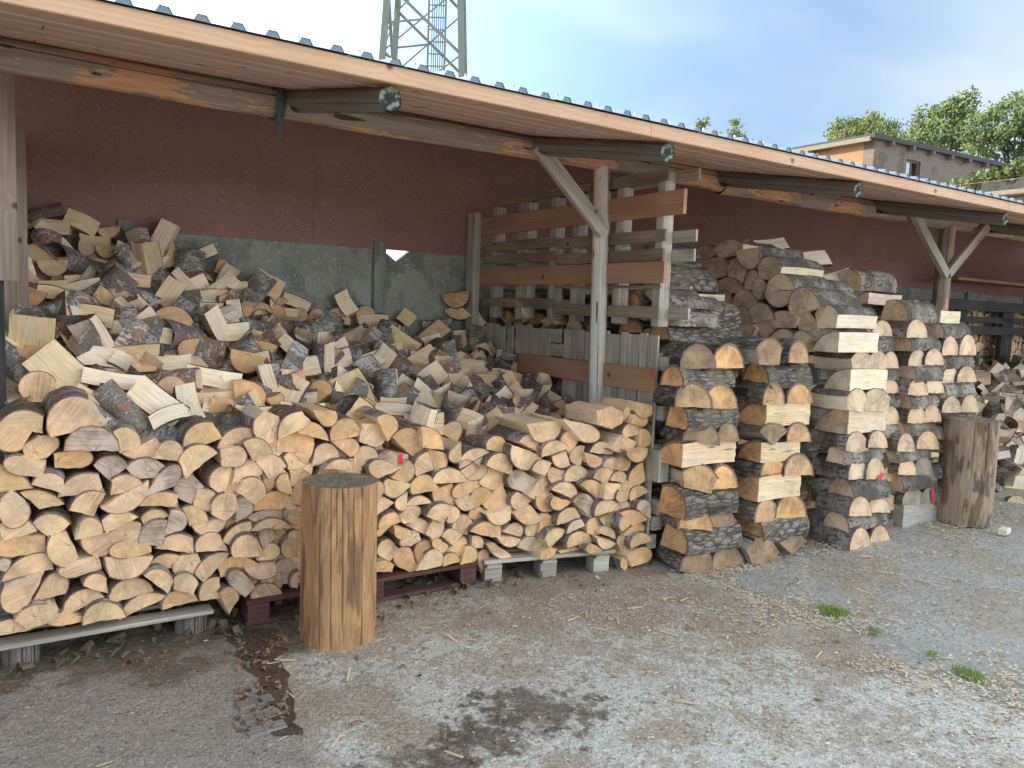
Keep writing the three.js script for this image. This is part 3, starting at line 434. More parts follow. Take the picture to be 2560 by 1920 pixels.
// ---------------------------------------------------------------- partition of upright pallets between the two bays
{
  const PX = 3.79, t = thing('pallet_partition', 'partition of upright pallets, grey slats and wide orange boards beside the main post', 'partition', V3(PX, 0, -5.0));
  const bd = (n, th, y0, y1, z0, z1, dx, m, s) => board(t, n, th, y1 - y0, Math.abs(z1 - z0), dx + th / 2, (y0 + y1) / 2, (z0 + z1) / 2 + 5.0, m, null, s);
  bd('wide_board', 0.03, 2.412, 2.572, -6.27, -3.715, -0.032, M.orange_plank, 1);
  bd('wide_board', 0.03, 1.965, 2.113, -6.29, -3.86, -0.032, M.orange_plank, 2);
  bd('wide_board', 0.03, 1.222, 1.383, -5.6, -3.91, -0.032, M.orange_plank, 3);
  const Z6 = (x, y) => onX(1180 + x / 4.32, 400 + y / 4.32, PX);
  // slats: pairs of thin boards, the second layer set behind and reaching a little further out
  const row = (x0, x1, yt, yb, s, split) => { const a = Z6(x0, yt[0]), b = Z6(x1, yt[1]), y1 = b.y, y0 = Z6(x1, yb).y; bd('slat', 0.018, y0, y1, a.z, b.z, 0, M.brown_plank, s); bd('slat', 0.018, y0 - 0.004, y1 - 0.004, a.z + 0.02, b.z + 0.17, 0.115, M.grey_plank, s + 20); };
  row(1300, 2120, [180, 85], 215, 4); row(300, 1290, [480, 230], 330, 5);
  row(940, 2088, [835, 742], 872, 6); row(150, 905, [910, 826], 935, 7);
  row(928, 2068, [1005, 950], 1082, 8); row(125, 895, [1050, 985], 1090, 9);
  row(888, 2010, [1530, 1582], 1712, 10); row(110, 870, [1485, 1497], 1596, 11);
  row(888, 2030, [1354, 1349], 1382, 12);
  // uprights of the upper pallets
  [[225, 268], [500, 520], [565, 590], [855, 885], [1100, 1115], [1565, 1600], [2005, 2035], [1330, 1350]].forEach(([x], i) => { const p = Z6(x, 1450); const up = i === 6 ? 2.72 : 2.66; bd('upright', 0.095, 1.672 + 0.012 * hash2(i, 1, 2), up, p.z - 0.075, p.z, 0.019, M.grey_plank, 40 + i); });
  bd('back_post', 0.07, 1.55, 2.62, -6.37, -6.24, -0.10, M.grey_plank, 80);
  // the lower pallet fence: close-set boards
  const Z7 = (x, y) => onX(1180 + x / 4.32, 700 + y / 4.32, PX);
  [[150, 215], [220, 285], [290, 352], [375, 438], [470, 552], [556, 646], [655, 745], [752, 848], [852, 954], [990, 1062], [1066, 1140], [1145, 1215], [1222, 1300], [1310, 1400], [1410, 1478], [1482, 1596], [1606, 1680], [1690, 1802], [1815, 1893], [1897, 2015]].forEach(([a, b], i) => {
    const za = Z7(a, 560).z, zb = Z7(b, 580).z, top = 1.60 + 0.025 * hash2(i, 2, 8), low = i === 8 ? 1.50 : 0.02; bd('fence_board', 0.018, low, top, za, zb - 0.004, 0.0 + 0.003 * hash2(i, 5, 8), M.grey_plank, 90 + i);
  });
  for (const y of [1.44, 0.80, 0.16]) bd('rail', 0.08, y - 0.05, y + 0.05, -6.0, -3.93, 0.022, M.grey_plank, 120 + y);
  [[1.42, -3.84], [1.08, -3.86], [0.72, -3.83], [0.42, -3.86], [0.30, -3.9]].forEach(([y, z], i) => { const big = i === 2; bd('block', big ? 0.10 : 0.09, y - (big ? 0.11 : 0.05), y + (big ? 0.11 : 0.05), z - 0.13, z, big ? -0.01 : 0.03, M.grey_plank, 130 + i); });
  const tape = Z7(1985, 1010); std('red_tape', { color: rgb(0.55, 0.10, 0.12), roughness: 0.6 }); bd('tape', 0.003, tape.y - 0.02, tape.y + 0.025, tape.z - 0.03, tape.z + 0.02, -0.0355, M.red_tape, 140);
}

// ---------------------------------------------------------------- stacked front: outlines of the cut ends read off the photograph and set on the face of the stack
// outline kinds in a unit box: start, middle and end of the bark arc, then the corners of the split sides
const KIND_PTS = [
  [[-0.5, -0.5], [0, 0.5], [0.5, -0.5]],                                  // half-round
  [[-0.5, 0.12], [0, 0.5], [0.5, 0.12], [0, -0.5]],                       // wedge
  [[-0.5, 0.1], [0, 0.5], [0.5, 0.1], [0.4, -0.5], [-0.4, -0.5]],         // quarter with its core split off
  [[-0.5, 0.12], [0, 0.5], [0.5, 0.12], [0.42, -0.5]],                    // wedge leaning one way
  [[-0.5, 0.12], [0, 0.5], [0.5, 0.12], [-0.42, -0.5]],                   // and the other
  [[-0.28, 0.40], [0, 0.5], [0.28, 0.40], [0.5, 0.05], [0.3, -0.5], [-0.3, -0.5], [-0.5, 0.05]],  // blocky
];
function shapePx(u, v, w, h, turn, kind) { const a = turn * Math.PI / 180, c = Math.cos(a), s = Math.sin(a); return KIND_PTS[kind].map(([x, y]) => [u + x * w * c + y * h * s, v + x * w * s - y * h * c]); }
// each: photo x, y of the middle, width, height, turn in degrees, ten times the tone plus the kind of outline
const FRONT = [
  [55,1059,106,61,-10,3], [184,1056,124,120,-45,3], [24,1083,92,86,-140,24], [104,1118,55,85,70,5], [230,1097,129,58,0,10], [314,1103,71,64,25,1], [354,1123,94,46,175,4], [423,1137,62,69,45,4],
  [61,1166,45,97,-80,2], [183,1148,42,90,85,22], [277,1172,80,59,0,11], [365,1171,90,47,-5,15], [409,1211,44,112,40,14], [-1,1210,153,88,15,24], [121,1212,76,54,-10,3], [200,1222,110,63,-30,3],
  [319,1218,80,58,15,4], [32,1278,73,79,135,2], [104,1251,107,43,15,1], [222,1262,93,58,-25,1], [323,1254,129,40,150,0], [395,1256,100,45,-15,23], [44,1328,88,63,10,4], [128,1317,88,59,0,1],
  [225,1329,57,65,25,4], [300,1304,86,47,-5,4], [388,1298,65,45,-5,4], [433,1305,52,66,65,13], [313,1332,86,48,-25,5], [388,1338,87,62,-40,11], [502,1098,96,71,-45,23], [591,1102,93,54,-30,3],
  [667,1069,77,62,-95,5], [732,1068,86,56,-50,3], [815,1037,43,60,140,23], [785,1083,78,44,35,24], [863,1083,72,65,-45,23], [497,1151,93,73,-10,4], [584,1142,49,60,85,2], [643,1126,73,55,20,1],
  [735,1116,85,51,20,24], [677,1167,73,57,10,1], [739,1159,61,65,15,1], [814,1143,58,65,20,4], [865,1120,42,63,85,24], [846,1167,68,33,-15,3], [619,1185,66,69,15,4], [559,1200,68,61,-40,4],
  [469,1220,64,58,-55,12], [515,1250,49,51,105,2], [561,1265,71,56,-40,5], [633,1224,63,55,35,2], [718,1210,44,51,-70,4], [679,1261,97,55,-25,23], [604,1273,43,57,55,13], [486,1292,68,50,25,1],
  [528,1320,83,30,165,0], [655,1288,68,20,-15,15], [678,1310,99,26,-5,0], [736,1292,41,33,-120,3], [593,1332,80,30,-35,2], [671,1350,40,49,-10,14], [734,1341,31,25,-45,1], [724,1371,49,38,-90,2],
  [670,1380,38,56,80,3], [618,1377,68,75,-40,3], [526,1366,68,63,-35,3], [439,1365,89,54,-15,3], [325,1372,39,97,-100,22], [324,1408,113,71,155,3], [412,1410,83,44,-20,33], [467,1413,51,68,-115,5],
  [534,1414,97,47,-30,4], [594,1417,96,51,0,24], [652,1424,73,46,-170,4], [708,1428,72,47,-65,15], [740,1450,40,24,-65,4], [396,1452,70,54,10,3], [465,1458,58,45,15,2], [324,1471,107,44,-15,0],
  [352,1506,129,32,-25,0], [446,1495,85,36,-15,20], [530,1477,70,52,-50,1], [569,1499,46,60,25,33], [601,1456,41,66,-45,12], [664,1476,73,31,-10,0], [47,1365,48,128,-95,22], [68,1425,132,58,-30,3],
  [152,1377,81,63,-115,2], [199,1419,38,100,-105,2], [248,1346,82,86,-145,4], [51,1472,69,126,-150,4], [131,1476,56,92,35,4], [92,1539,106,48,-15,5], [203,1498,101,38,-25,0], [240,1463,55,52,-15,3],
  [257,1530,103,45,-10,0], [23,1567,102,32,-10,0], [172,1545,30,105,-100,24], [9,1413,29,27,-65,12], [933,1087,54,59,100,2], [965,1066,55,57,30,23], [1020,1109,78,73,10,23], [1076,1100,76,50,45,21],
  [914,1148,56,62,10,4], [983,1146,30,68,-85,42], [963,1176,43,79,-75,3], [1008,1178,51,52,100,23], [1062,1163,64,46,-65,1], [1090,1152,49,55,110,24], [1145,1133,33,49,-135,3], [1179,1140,81,27,-30,0],
  [1186,1170,64,58,-180,4], [1243,1119,47,54,-25,23], [1310,1150,74,45,-160,0], [1331,1103,52,32,30,0], [1250,1164,63,58,-10,3], [1235,1193,74,60,170,1], [1122,1189,81,33,-5,0], [1060,1219,58,59,-45,23],
  [992,1213,49,67,-125,4], [939,1233,35,57,20,3], [957,1268,48,43,-70,3], [1010,1255,32,45,-130,3], [1047,1251,61,20,-5,0], [1114,1236,60,61,-150,21], [1163,1221,33,68,-120,22], [1165,1254,49,42,-165,1],
  [1204,1245,52,49,-15,24], [1237,1247,60,61,165,24], [1302,1203,47,59,-65,12], [1346,1221,61,50,160,4], [1305,1252,43,53,-100,1], [1323,1288,67,46,-170,21], [1248,1287,57,49,-170,4], [1194,1290,41,42,-20,21],
  [1101,1285,66,47,-20,1], [1129,1286,40,37,135,4], [1027,1286,37,51,60,5], [972,1307,58,39,-45,23], [957,1329,14,48,-110,23], [1050,1321,55,43,55,4], [1090,1324,50,34,120,2], [1158,1309,49,41,25,2],
  [1215,1328,72,43,-10,33], [1285,1329,36,45,55,4], [1332,1328,38,35,-115,5], [1007,1329,40,37,165,23], [1364,1070,77,66,145,3], [1452,1079,42,90,105,4], [1526,1044,54,64,90,25], [1557,1040,53,19,135,24],
  [1610,1027,41,34,-170,22], [1600,1050,28,37,100,22], [1582,1080,50,43,-45,3], [1425,1107,44,55,0,21], [1505,1119,57,27,5,0], [1383,1118,65,28,-20,0], [1405,1147,47,43,-155,1], [1449,1139,48,43,-45,4],
  [1485,1147,36,41,160,33], [1531,1161,46,33,-25,1], [1557,1156,41,37,90,23], [1558,1109,62,43,165,1], [1594,1139,52,30,175,20], [1607,1096,45,42,60,23], [1356,1171,48,38,-20,1], [1394,1188,44,45,-110,1],
  [1442,1183,61,36,-5,0], [1510,1191,51,40,-20,1], [1550,1192,44,25,10,0], [1595,1193,72,38,-65,21], [1417,1223,64,31,25,0], [1486,1220,61,32,40,20], [1528,1225,55,40,140,1], [1564,1232,27,53,-135,3],
  [1593,1229,47,26,-25,0], [1459,1264,48,55,5,13], [1365,1254,49,49,-140,21], [1402,1254,34,49,-120,24], [1516,1266,63,31,-15,0], [1558,1266,48,29,35,1], [1611,1275,32,47,-5,13], [1419,1295,58,40,-45,3],
  [1525,1293,46,46,-175,14], [1584,1295,67,35,15,21], [1562,1310,36,25,-80,1], [1584,1322,30,53,85,23], [1485,1315,37,40,0,2], [1520,1334,40,28,45,4], [1513,1362,45,20,-165,0], [1438,1319,48,28,-45,3],
  [1390,1342,57,38,-20,4], [1446,1346,60,31,-15,0], [1326,1367,56,49,-15,13], [1274,1357,61,19,-175,0], [1248,1381,64,22,-145,2], [1371,1385,46,21,150,25], [1429,1380,58,18,165,0], [1487,1370,24,41,-105,24],
  [1555,1364,25,53,5,3], [1599,1348,54,28,-20,0], [1600,1391,37,55,65,22], [1560,1410,31,16,-90,25], [1204,1401,28,54,25,33], [1360,1310,47,51,60,23], [1191,1358,37,34,50,1], [1132,1343,53,41,-5,1],
  [1144,1365,50,43,110,23], [1099,1363,25,37,-55,22], [1062,1379,48,51,-10,24], [1026,1351,27,50,-110,5], [1078,1408,46,71,35,4], [1129,1402,39,37,15,24], [1169,1388,39,47,70,23], [968,1374,46,43,-55,2],
  [1023,1400,51,76,-65,24], [959,1416,50,28,0,22],
];
{
  const all = [];
  for (const [u, v, w, h, turn, code] of FRONT) {
    const tone = Math.floor(code / 10), kind = code % 10, px = shapePx(u, v, w, h, turn, kind), c = onFront(u, v);
    all.push({ tone, c, px, corners: [0, 1, 2, 1, 1, 3][kind] });
  }
  // where each one lies: over which base, in which course, and how far along
  const zones = [[-1, 1.02, 'above the long plank base'], [1.02, 1.72, 'around the chopping block'], [1.72, 2.62, 'above the reddish pallet'], [2.62, 9, 'above the grey pallet']];
  for (const [a, b, where] of zones) {
    const list = all.filter((q) => q.c.x >= a && q.c.x < b), courses = new Map();
    list.forEach((q) => { q.where = where; q.course = Math.max(1, 1 + Math.floor((q.c.y - 0.14) / 0.115)); if (!courses.has(q.course)) courses.set(q.course, []); courses.get(q.course).push(q); });
    courses.forEach((l) => l.sort((p, q) => p.c.x - q.c.x).forEach((q, i) => { q.at = i + 1; }));
  }
  all.forEach((q, i) => {
    const r = rng(500 + i), z = frontZ(q.c.x) - 0.035 + r() * 0.07, o = V3(q.c.x, 0, z), pts = q.px.map(([u, v]) => onZ(u, v, z)); o.y = Math.min(...pts.map((p) => p.y));
    const shrink = 1.065, my = pts.reduce((s, p) => s + p.y, 0) / pts.length, mx = pts.reduce((s, p) => s + p.x, 0) / pts.length;
    const p = pts.map((w) => [(w.x - mx) * shrink + mx - o.x, (w.y - my) * shrink + my - o.y]);
    const kind = q.tone === 1 || q.tone === 4 ? 'grey' : r() < 0.30 ? 'grain' : r() < 0.5 ? 'dark' : 'birch', shape = q.corners === 0 ? 'half-round' : q.corners === 1 ? 'wedge-shaped' : q.corners === 2 ? 'quarter-split' : 'blocky';
    const paint = q.tone === 4 ? ' with a red paint stripe' : '';
    const label = `${TONE_WORD[q.tone]} ${shape} log end${paint}, ${ORD[q.course]} course ${q.where}, ${ORD[q.at]} along`.split(' ').slice(0, 16).join(' ');
    const g = thing('stacked_log', label, 'firewood log', o, 'split birch logs stacked along the front of the first bay');
    addLog(g, p, 0.34 + r() * 0.06, kind, TONES[q.tone], 100 + i, { seg: 4 });
    g.rotation.x = (r() - 0.5) * 0.05;
    if (q.tone === 4) { const pg = new THREE.PlaneGeometry(0.03, 0.058); const m = part(g, 'paint_stripe', pg, M.paint_red, 'bright red paint stripe'); const w = onZ(1000, 1147, z); m.position.set(w.x - o.x, w.y - o.y, 0.006); }
  });
}

// ---------------------------------------------------------------- chopping blocks
{
  const stumpTex = (seed, a, b, dark) => tex(1024, 512, (u, v) => {
    const n = fbm(u * 60, v * 3, seed, 4, 60, 3), w = fbm(u * 9, v * 4, seed + 4, 5, 9, 4), f = vn(u * 200, v * 10, seed + 8, 200, 10), st = fbm(u * 16, v * 2, seed + 12, 4, 16, 2);
    let c = mix3(a, b, clamp(n * 0.55 + w * 0.5)); c = mix3(c, [0.42, 0.30, 0.22], smooth(0.56, 0.68, st) * 0.6); c = mix3(c, dark, smooth(0.60, 0.70, fbm(u * 26, v * 5, seed + 19, 5, 26, 5)) * 0.45); return c.map((x) => x * (0.9 + 0.2 * f));
  });
  const topTex = tex(512, 512, (u, v) => { const n = fbm(u * 14, v * 14, 511, 5), r = Math.hypot(u - .5, v - .5), c = vn(u * 90 + v * 30, v * 60, 512); return mix3(mix3([0.48, 0.45, 0.38], [0.68, 0.64, 0.55], n), [0.24, 0.21, 0.18], c > 0.85 ? 0.6 : 0).map((x) => x * (0.95 + 0.05 * Math.sin(r * 300))); });
  std('stump_top', { map: topTex, bumpMap: endBump, bumpScale: 0.012 });
  std('stump_side', { map: stumpTex(501, [0.60, 0.45, 0.31], [0.82, 0.66, 0.48], [0.46, 0.36, 0.29]), color: rgb(0.95, 0.86, 0.74), bumpMap: plankBump, bumpScale: 0.006 });
  std('stump_side_dark', { map: stumpTex(521, [0.54, 0.46, 0.36], [0.78, 0.68, 0.55], [0.17, 0.155, 0.145]), color: rgb(0.95, 0.92, 0.88), bumpMap: plankBump, bumpScale: 0.006 });
  const stump = (c, r, h, seed, mat, label, cracks) => {
    const t = thing('chopping_block', label, 'chopping block', c), RAD = 360, SEG = 24, pos = [], uv = [], idx = [], rad = (an, y) => { let k = 1 + (fbm(Math.cos(an) * 1.4 + 4, Math.sin(an) * 1.4 + 4, seed, 3) - 0.5) * 0.09 + (1 - y) * 0.035 + (vn(an * 14, y * 3, seed) - 0.5) * 0.008 + (y < 0.06 ? -0.02 : 0); for (const [a, w, d, y0, y1] of cracks) { const da = Math.abs(Math.atan2(Math.sin(an - a - (y - .5) * 0.06), Math.cos(an - a - (y - .5) * 0.06))); if (y > y0 && y < y1 && da < w) k -= d * (1 - da / w) * smooth(y0, y0 + 0.12, y) * smooth(y1 + 0.001, y1 - 0.1, y * 0.999); } return r * k; };
    for (let k = 0; k <= SEG; k++) for (let i = 0; i <= RAD; i++) { const an = i / RAD * Math.PI * 2, y = k / SEG, q = rad(an, y); pos.push(Math.cos(an) * q, y * h, Math.sin(an) * q); uv.push(i / RAD, y); }
    const w = RAD + 1; for (let k = 0; k < SEG; k++) for (let i = 0; i < RAD; i++) { const q = k * w + i; idx.push(q, q + w, q + 1, q + 1, q + w, q + w + 1); }
    const g = new THREE.BufferGeometry(); g.setAttribute('position', new THREE.Float32BufferAttribute(pos, 3)); g.setAttribute('uv', new THREE.Float32BufferAttribute(uv, 2)); g.setIndex(idx); g.computeVertexNormals(); part(t, 'trunk', g, mat);
    const tp = [0, h + 0.004, 0], tu = [0.5, 0.5], ti = []; for (let q = 1; q <= 4; q++) for (let i = 0; i <= RAD; i++) { const an = i / RAD * Math.PI * 2, rr = rad(an, 1) * q / 4; tp.push(Math.cos(an) * rr, h + (q === 4 ? 0 : 0.004 + (vn(Math.cos(an) * rr * 40, Math.sin(an) * rr * 40, seed) - 0.5) * 0.012), Math.sin(an) * rr); tu.push(0.5 + Math.cos(an) * rr * 2, 0.5 + Math.sin(an) * rr * 2); }
    for (let i = 0; i < RAD; i++) { ti.push(0, 2 + i, 1 + i); for (let q = 0; q < 3; q++) { const a = 1 + q * w + i; ti.push(a, a + 1, a + w, a + 1, a + w + 1, a + w); } }
    const tg = new THREE.BufferGeometry(); tg.setAttribute('position', new THREE.Float32BufferAttribute(tp, 3)); tg.setAttribute('uv', new THREE.Float32BufferAttribute(tu, 2)); tg.setIndex(ti); tg.computeVertexNormals(); part(t, 'cut_top', tg, M.stump_top); return t;
  };
  const cr = (a, w, d, y0 = -0.2, y1 = 1.2) => [a, w, d, y0, y1];
  const s1 = stump(V3(1.50, 0, -3.83), 0.190, 0.835, 3, M.stump_side, 'tall honey-brown chopping block with cracked sides before the stacked logs', [cr(1.30, 0.022, 0.10), cr(1.85, 0.02, 0.08, 0.1), cr(2.15, 0.02, 0.07), cr(0.8, 0.02, 0.08, 0.2), cr(1.55, 0.018, 0.07, 0.35), cr(2.45, 0.02, 0.06, -0.2, 0.8), cr(1.08, 0.018, 0.06, 0.3), cr(0.5, 0.02, 0.07), cr(1.70, 0.015, 0.05, 0.5), cr(2.0, 0.015, 0.06, 0.55)]);
  const s2 = stump(V3(7.30, 0, -3.52), 0.225, 0.93, 8, M.stump_side_dark, 'dark-stained chopping block with a deep crack beside the far log stacks', [cr(2.55, 0.035, 0.07, 0.45), cr(2.05, 0.04, 0.08, 0.4), cr(1.2, 0.02, 0.03)]);
  s2.scale.set(1.0, 1, 1);
  const p = onY(2510, 1335, 0), m = new THREE.Mesh(boardGeo(0.13, 0.05, 0.07, 0.01, 5), M.birch_split.clone()); m.material.vertexColors = false; m.material.name = 'wedge_wood'; m.name = 'wood_wedge'; m.position.set(p.x, 0.026, p.z); m.rotation.y = 0.2; m.castShadow = true; scene.add(m); tag(m, 'small pale wooden wedge at the foot of the dark-stained chopping block', 'wedge');
}

// ---------------------------------------------------------------- loose heap behind the stacked front
// crest of the stacked front and foot of the heap at the back wall: heights along the bay
const track = (list) => (x) => { if (x <= list[0][0]) return list[0][1]; for (let i = 1; i < list.length; i++) if (x <= list[i][0]) return lerp(list[i - 1][1], list[i][1], (x - list[i - 1][0]) / (list[i][0] - list[i - 1][0])); return list[list.length - 1][1]; };
const heapFront = track([[-0.5, 1.22], [0.5, 1.14], [1.0, 1.10], [1.8, 0.98], [2.8, 0.88], [3.6, 0.86]]), heapBack = track([[0, 2.22], [0.9, 2.17], [1.25, 2.08], [1.75, 1.86], [2.3, 1.62], [3.0, 1.58], [3.6, 1.50]]);
const heapY = (x, z) => { const t = clamp((-4.25 - z) / 2.1); return lerp(heapFront(x), heapBack(x), t * t * 0.25 + t * 0.75); };
function onHeap(u, v) { const d = ray(u, v).normalize(); let t = 3.5; for (; t < 14; t += 0.02) { const x = d.x * t, y = EYE + d.y * t, z = d.z * t; if (z < -6.3 || y < heapY(x, z)) break; } return new THREE.Vector3(d.x * t, EYE + d.y * t, d.z * t); }
// a piece whose wide face looks along n and whose length runs along axis: flat = true shows the split face, else the bark
function orient(g, n, axis) { const y = n.clone().normalize(), z = axis.clone().addScaledVector(y, -axis.dot(y)).normalize(), x = y.clone().cross(z).normalize(); g.quaternion.setFromRotationMatrix(new THREE.Matrix4().makeBasis(x, y, z)); }
const CAM = V3(0, EYE, 0), PXR = ray(PW / 2 + 100, PH / 2).sub(ray(PW / 2, PH / 2)).normalize(), PXD = ray(PW / 2, PH / 2 + 100).sub(ray(PW / 2, PH / 2)).normalize();
const HEAP_WORD = ['half-round cut end facing out', 'wedge-shaped cut end facing out', 'bright split face up', 'tan split face showing', 'white birch bark up', 'dark bark up'];
// window of the photo, then rows: look (0 half-round end, 1 wedge end, 2 bright split face, 3 tan split face, 4 white bark, 5 dark bark), x, y, length, width, turn
const HEAP = [
  [0, 500, [5, 28, 8, 20, 7, -15], [3, 30, 15, 22, 9, 10], [3, 50, 14, 18, 10, 20], [2, 33, 23, 22, 7, 40], [0, 22, 27, 13, 6, 20], [0, 53, 30, 10, 8, -150], [0, 65, 32, 11, 7, 180], [0, 67, 20, 12, 6, 170], [3, 58, 24, 16, 6, 5], [2, 84, 33, 23, 10, 17], [0, 99, 26, 16, 16, 0], [1, 103, 36, 10, 10, 150], [2, 124, 33, 17, 7, -28], [0, 77, 40, 13, 7, 20], [0, 33, 42, 16, 9, 170], [1, 18, 47, 12, 17, 180], [5, 57, 43, 30, 15, 15], [1, 119, 46, 11, 12, 0], [2, 117, 52, 24, 6, 45], [3, 82, 48, 19, 8, 8], [1, 136, 41, 6, 9, 30], [3, 140, 47, 13, 10, -60], [2, 141, 55, 21, 9, -10], [3, 165, 52, 17, 10, 20], [3, 163, 59, 13, 9, 30], [3, 33, 53, 15, 8, -10], [3, 51, 53, 20, 6, -15], [4, 57, 56, 19, 7, -30], [0, 20, 60, 12, 11, 200], [3, 32, 58, 16, 8, 10], [0, 64, 63, 15, 14, 120], [0, 75, 61, 14, 11, 80], [5, 87, 59, 20, 9, 25], [3, 104, 57, 17, 12, -55], [4, 121, 70, 27, 13, 25], [4, 25, 70, 42, 12, -30], [3, 55, 71, 25, 12, 5], [4, 79, 74, 17, 15, 80], [1, 107, 73, 20, 14, 15]],
  [0, 500, [0, 132, 76, 13, 11, -50], [3, 88, 66, 9, 5, 0], [3, 130, 66, 13, 6, 0], [3, 91, 72, 9, 7, 30], [2, 144, 68, 13, 8, 80], [0, 151, 67, 11, 8, 80], [1, 160, 68, 13, 10, 20], [1, 173, 63, 7, 6, 0], [3, 182, 63, 16, 7, 20], [0, 170, 68, 10, 7, 0], [1, 184, 71, 10, 9, 40], [0, 195, 70, 10, 6, 0], [0, 208, 71, 15, 9, 10], [2, 213, 63, 14, 9, 60], [2, 144, 81, 17, 11, -5], [4, 158, 76, 17, 8, 5], [5, 170, 77, 18, 8, 10], [4, 185, 85, 15, 13, 70], [2, 199, 84, 21, 11, 80], [2, 177, 85, 20, 6, 40], [2, 180, 92, 20, 9, 45], [4, 210, 92, 22, 14, 0], [3, 18, 87, 33, 8, -22], [0, 15, 97, 20, 14, 185], [3, 37, 105, 32, 24, 35], [1, 24, 117, 19, 22, -20], [2, 62, 97, 25, 12, 3], [2, 77, 101, 17, 9, 35], [2, 101, 102, 29, 14, -6], [2, 70, 110, 33, 10, 3], [1, 117, 92, 12, 13, -100], [3, 99, 84, 12, 10, 5], [4, 90, 88, 17, 11, 40], [4, 82, 92, 13, 10, 60], [4, 58, 84, 17, 10, 0], [5, 42, 84, 19, 16, -50], [3, 48, 86, 19, 6, -55], [2, 131, 109, 31, 11, 6], [0, 151, 100, 20, 12, 195], [3, 170, 107, 18, 10, 10]],
  [0, 500, [0, 160, 93, 15, 13, -60], [5, 150, 90, 16, 10, -30], [0, 106, 114, 18, 11, 10], [2, 97, 124, 32, 16, 35], [1, 135, 126, 16, 14, 150], [0, 154, 121, 22, 17, 80], [2, 117, 124, 22, 12, 75], [3, 53, 122, 16, 12, 30], [5, 76, 127, 34, 17, 40], [2, 104, 133, 21, 9, -30], [2, 186, 127, 25, 6, -3], [3, 178, 117, 19, 17, -60], [1, 197, 119, 13, 16, 0], [4, 205, 110, 17, 11, 0], [5, 212, 122, 16, 7, 10], [1, 169, 122, 9, 10, 120], [5, 61, 133, 20, 9, 35], [3, 44, 132, 14, 10, 10]],
  [800, 750, [3, 33, 14, 17, 9, -5], [1, 28, 9, 11, 10, 0], [0, 38, 21, 14, 12, -40], [3, 50, 26, 21, 12, 35], [2, 66, 27, 17, 9, -18], [3, 53, 11, 9, 9, 40], [4, 72, 14, 17, 6, -8], [0, 84, 0, 16, 9, 170], [1, 85, 7, 16, 9, 190], [3, 96, 12, 10, 9, 60], [3, 98, 20, 15, 9, 40], [1, 86, 27, 17, 9, 0], [3, 98, 33, 13, 10, -30], [5, 83, 37, 21, 12, 10], [4, 85, 21, 14, 6, 5], [2, 110, 28, 15, 7, 60], [1, 110, 20, 5, 10, 0], [3, 117, 36, 17, 10, 5], [5, 132, 39, 18, 9, 40], [0, 125, 32, 8, 6, -50], [1, 120, 44, 18, 11, 0], [3, 93, 42, 15, 11, 5], [0, 104, 50, 13, 9, -90], [3, 114, 49, 18, 11, 15], [2, 134, 50, 15, 10, 35], [4, 145, 55, 21, 10, -35], [5, 97, 54, 15, 12, 40], [2, 110, 63, 19, 14, -35], [3, 122, 59, 16, 11, 50], [4, 150, 65, 17, 11, -30], [0, 145, 67, 9, 11, -100], [1, 95, 65, 11, 10, 60]],
  [800, 750, [2, 28, 37, 23, 10, -20], [4, 13, 33, 23, 16, 10], [5, 45, 40, 23, 14, 30], [2, 67, 49, 21, 14, -40], [2, 82, 55, 22, 8, -32], [4, 85, 62, 22, 8, -33], [4, 52, 51, 19, 15, 20], [5, 30, 48, 25, 20, 55], [0, 40, 58, 13, 10, -50], [3, 61, 37, 12, 8, 20], [2, 20, 53, 9, 6, 80], [4, 10, 50, 17, 11, 0], [1, 27, 66, 12, 11, 0], [5, 15, 62, 16, 8, 15], [4, 64, 61, 19, 9, 15], [2, 47, 68, 25, 8, 3], [2, 70, 70, 20, 7, 8], [3, 64, 76, 23, 14, 0], [3, 90, 75, 19, 14, 20], [0, 82, 80, 12, 11, 40], [0, 110, 77, 17, 11, 0], [1, 124, 75, 13, 8, 30], [5, 131, 69, 20, 7, 5], [1, 145, 74, 10, 7, 60], [3, 45, 63, 15, 7, 5], [5, 57, 83, 20, 9, 20], [3, 117, 68, 14, 9, -40], [4, 105, 71, 16, 8, 20]],
];
const KH = 10 / 2.458;
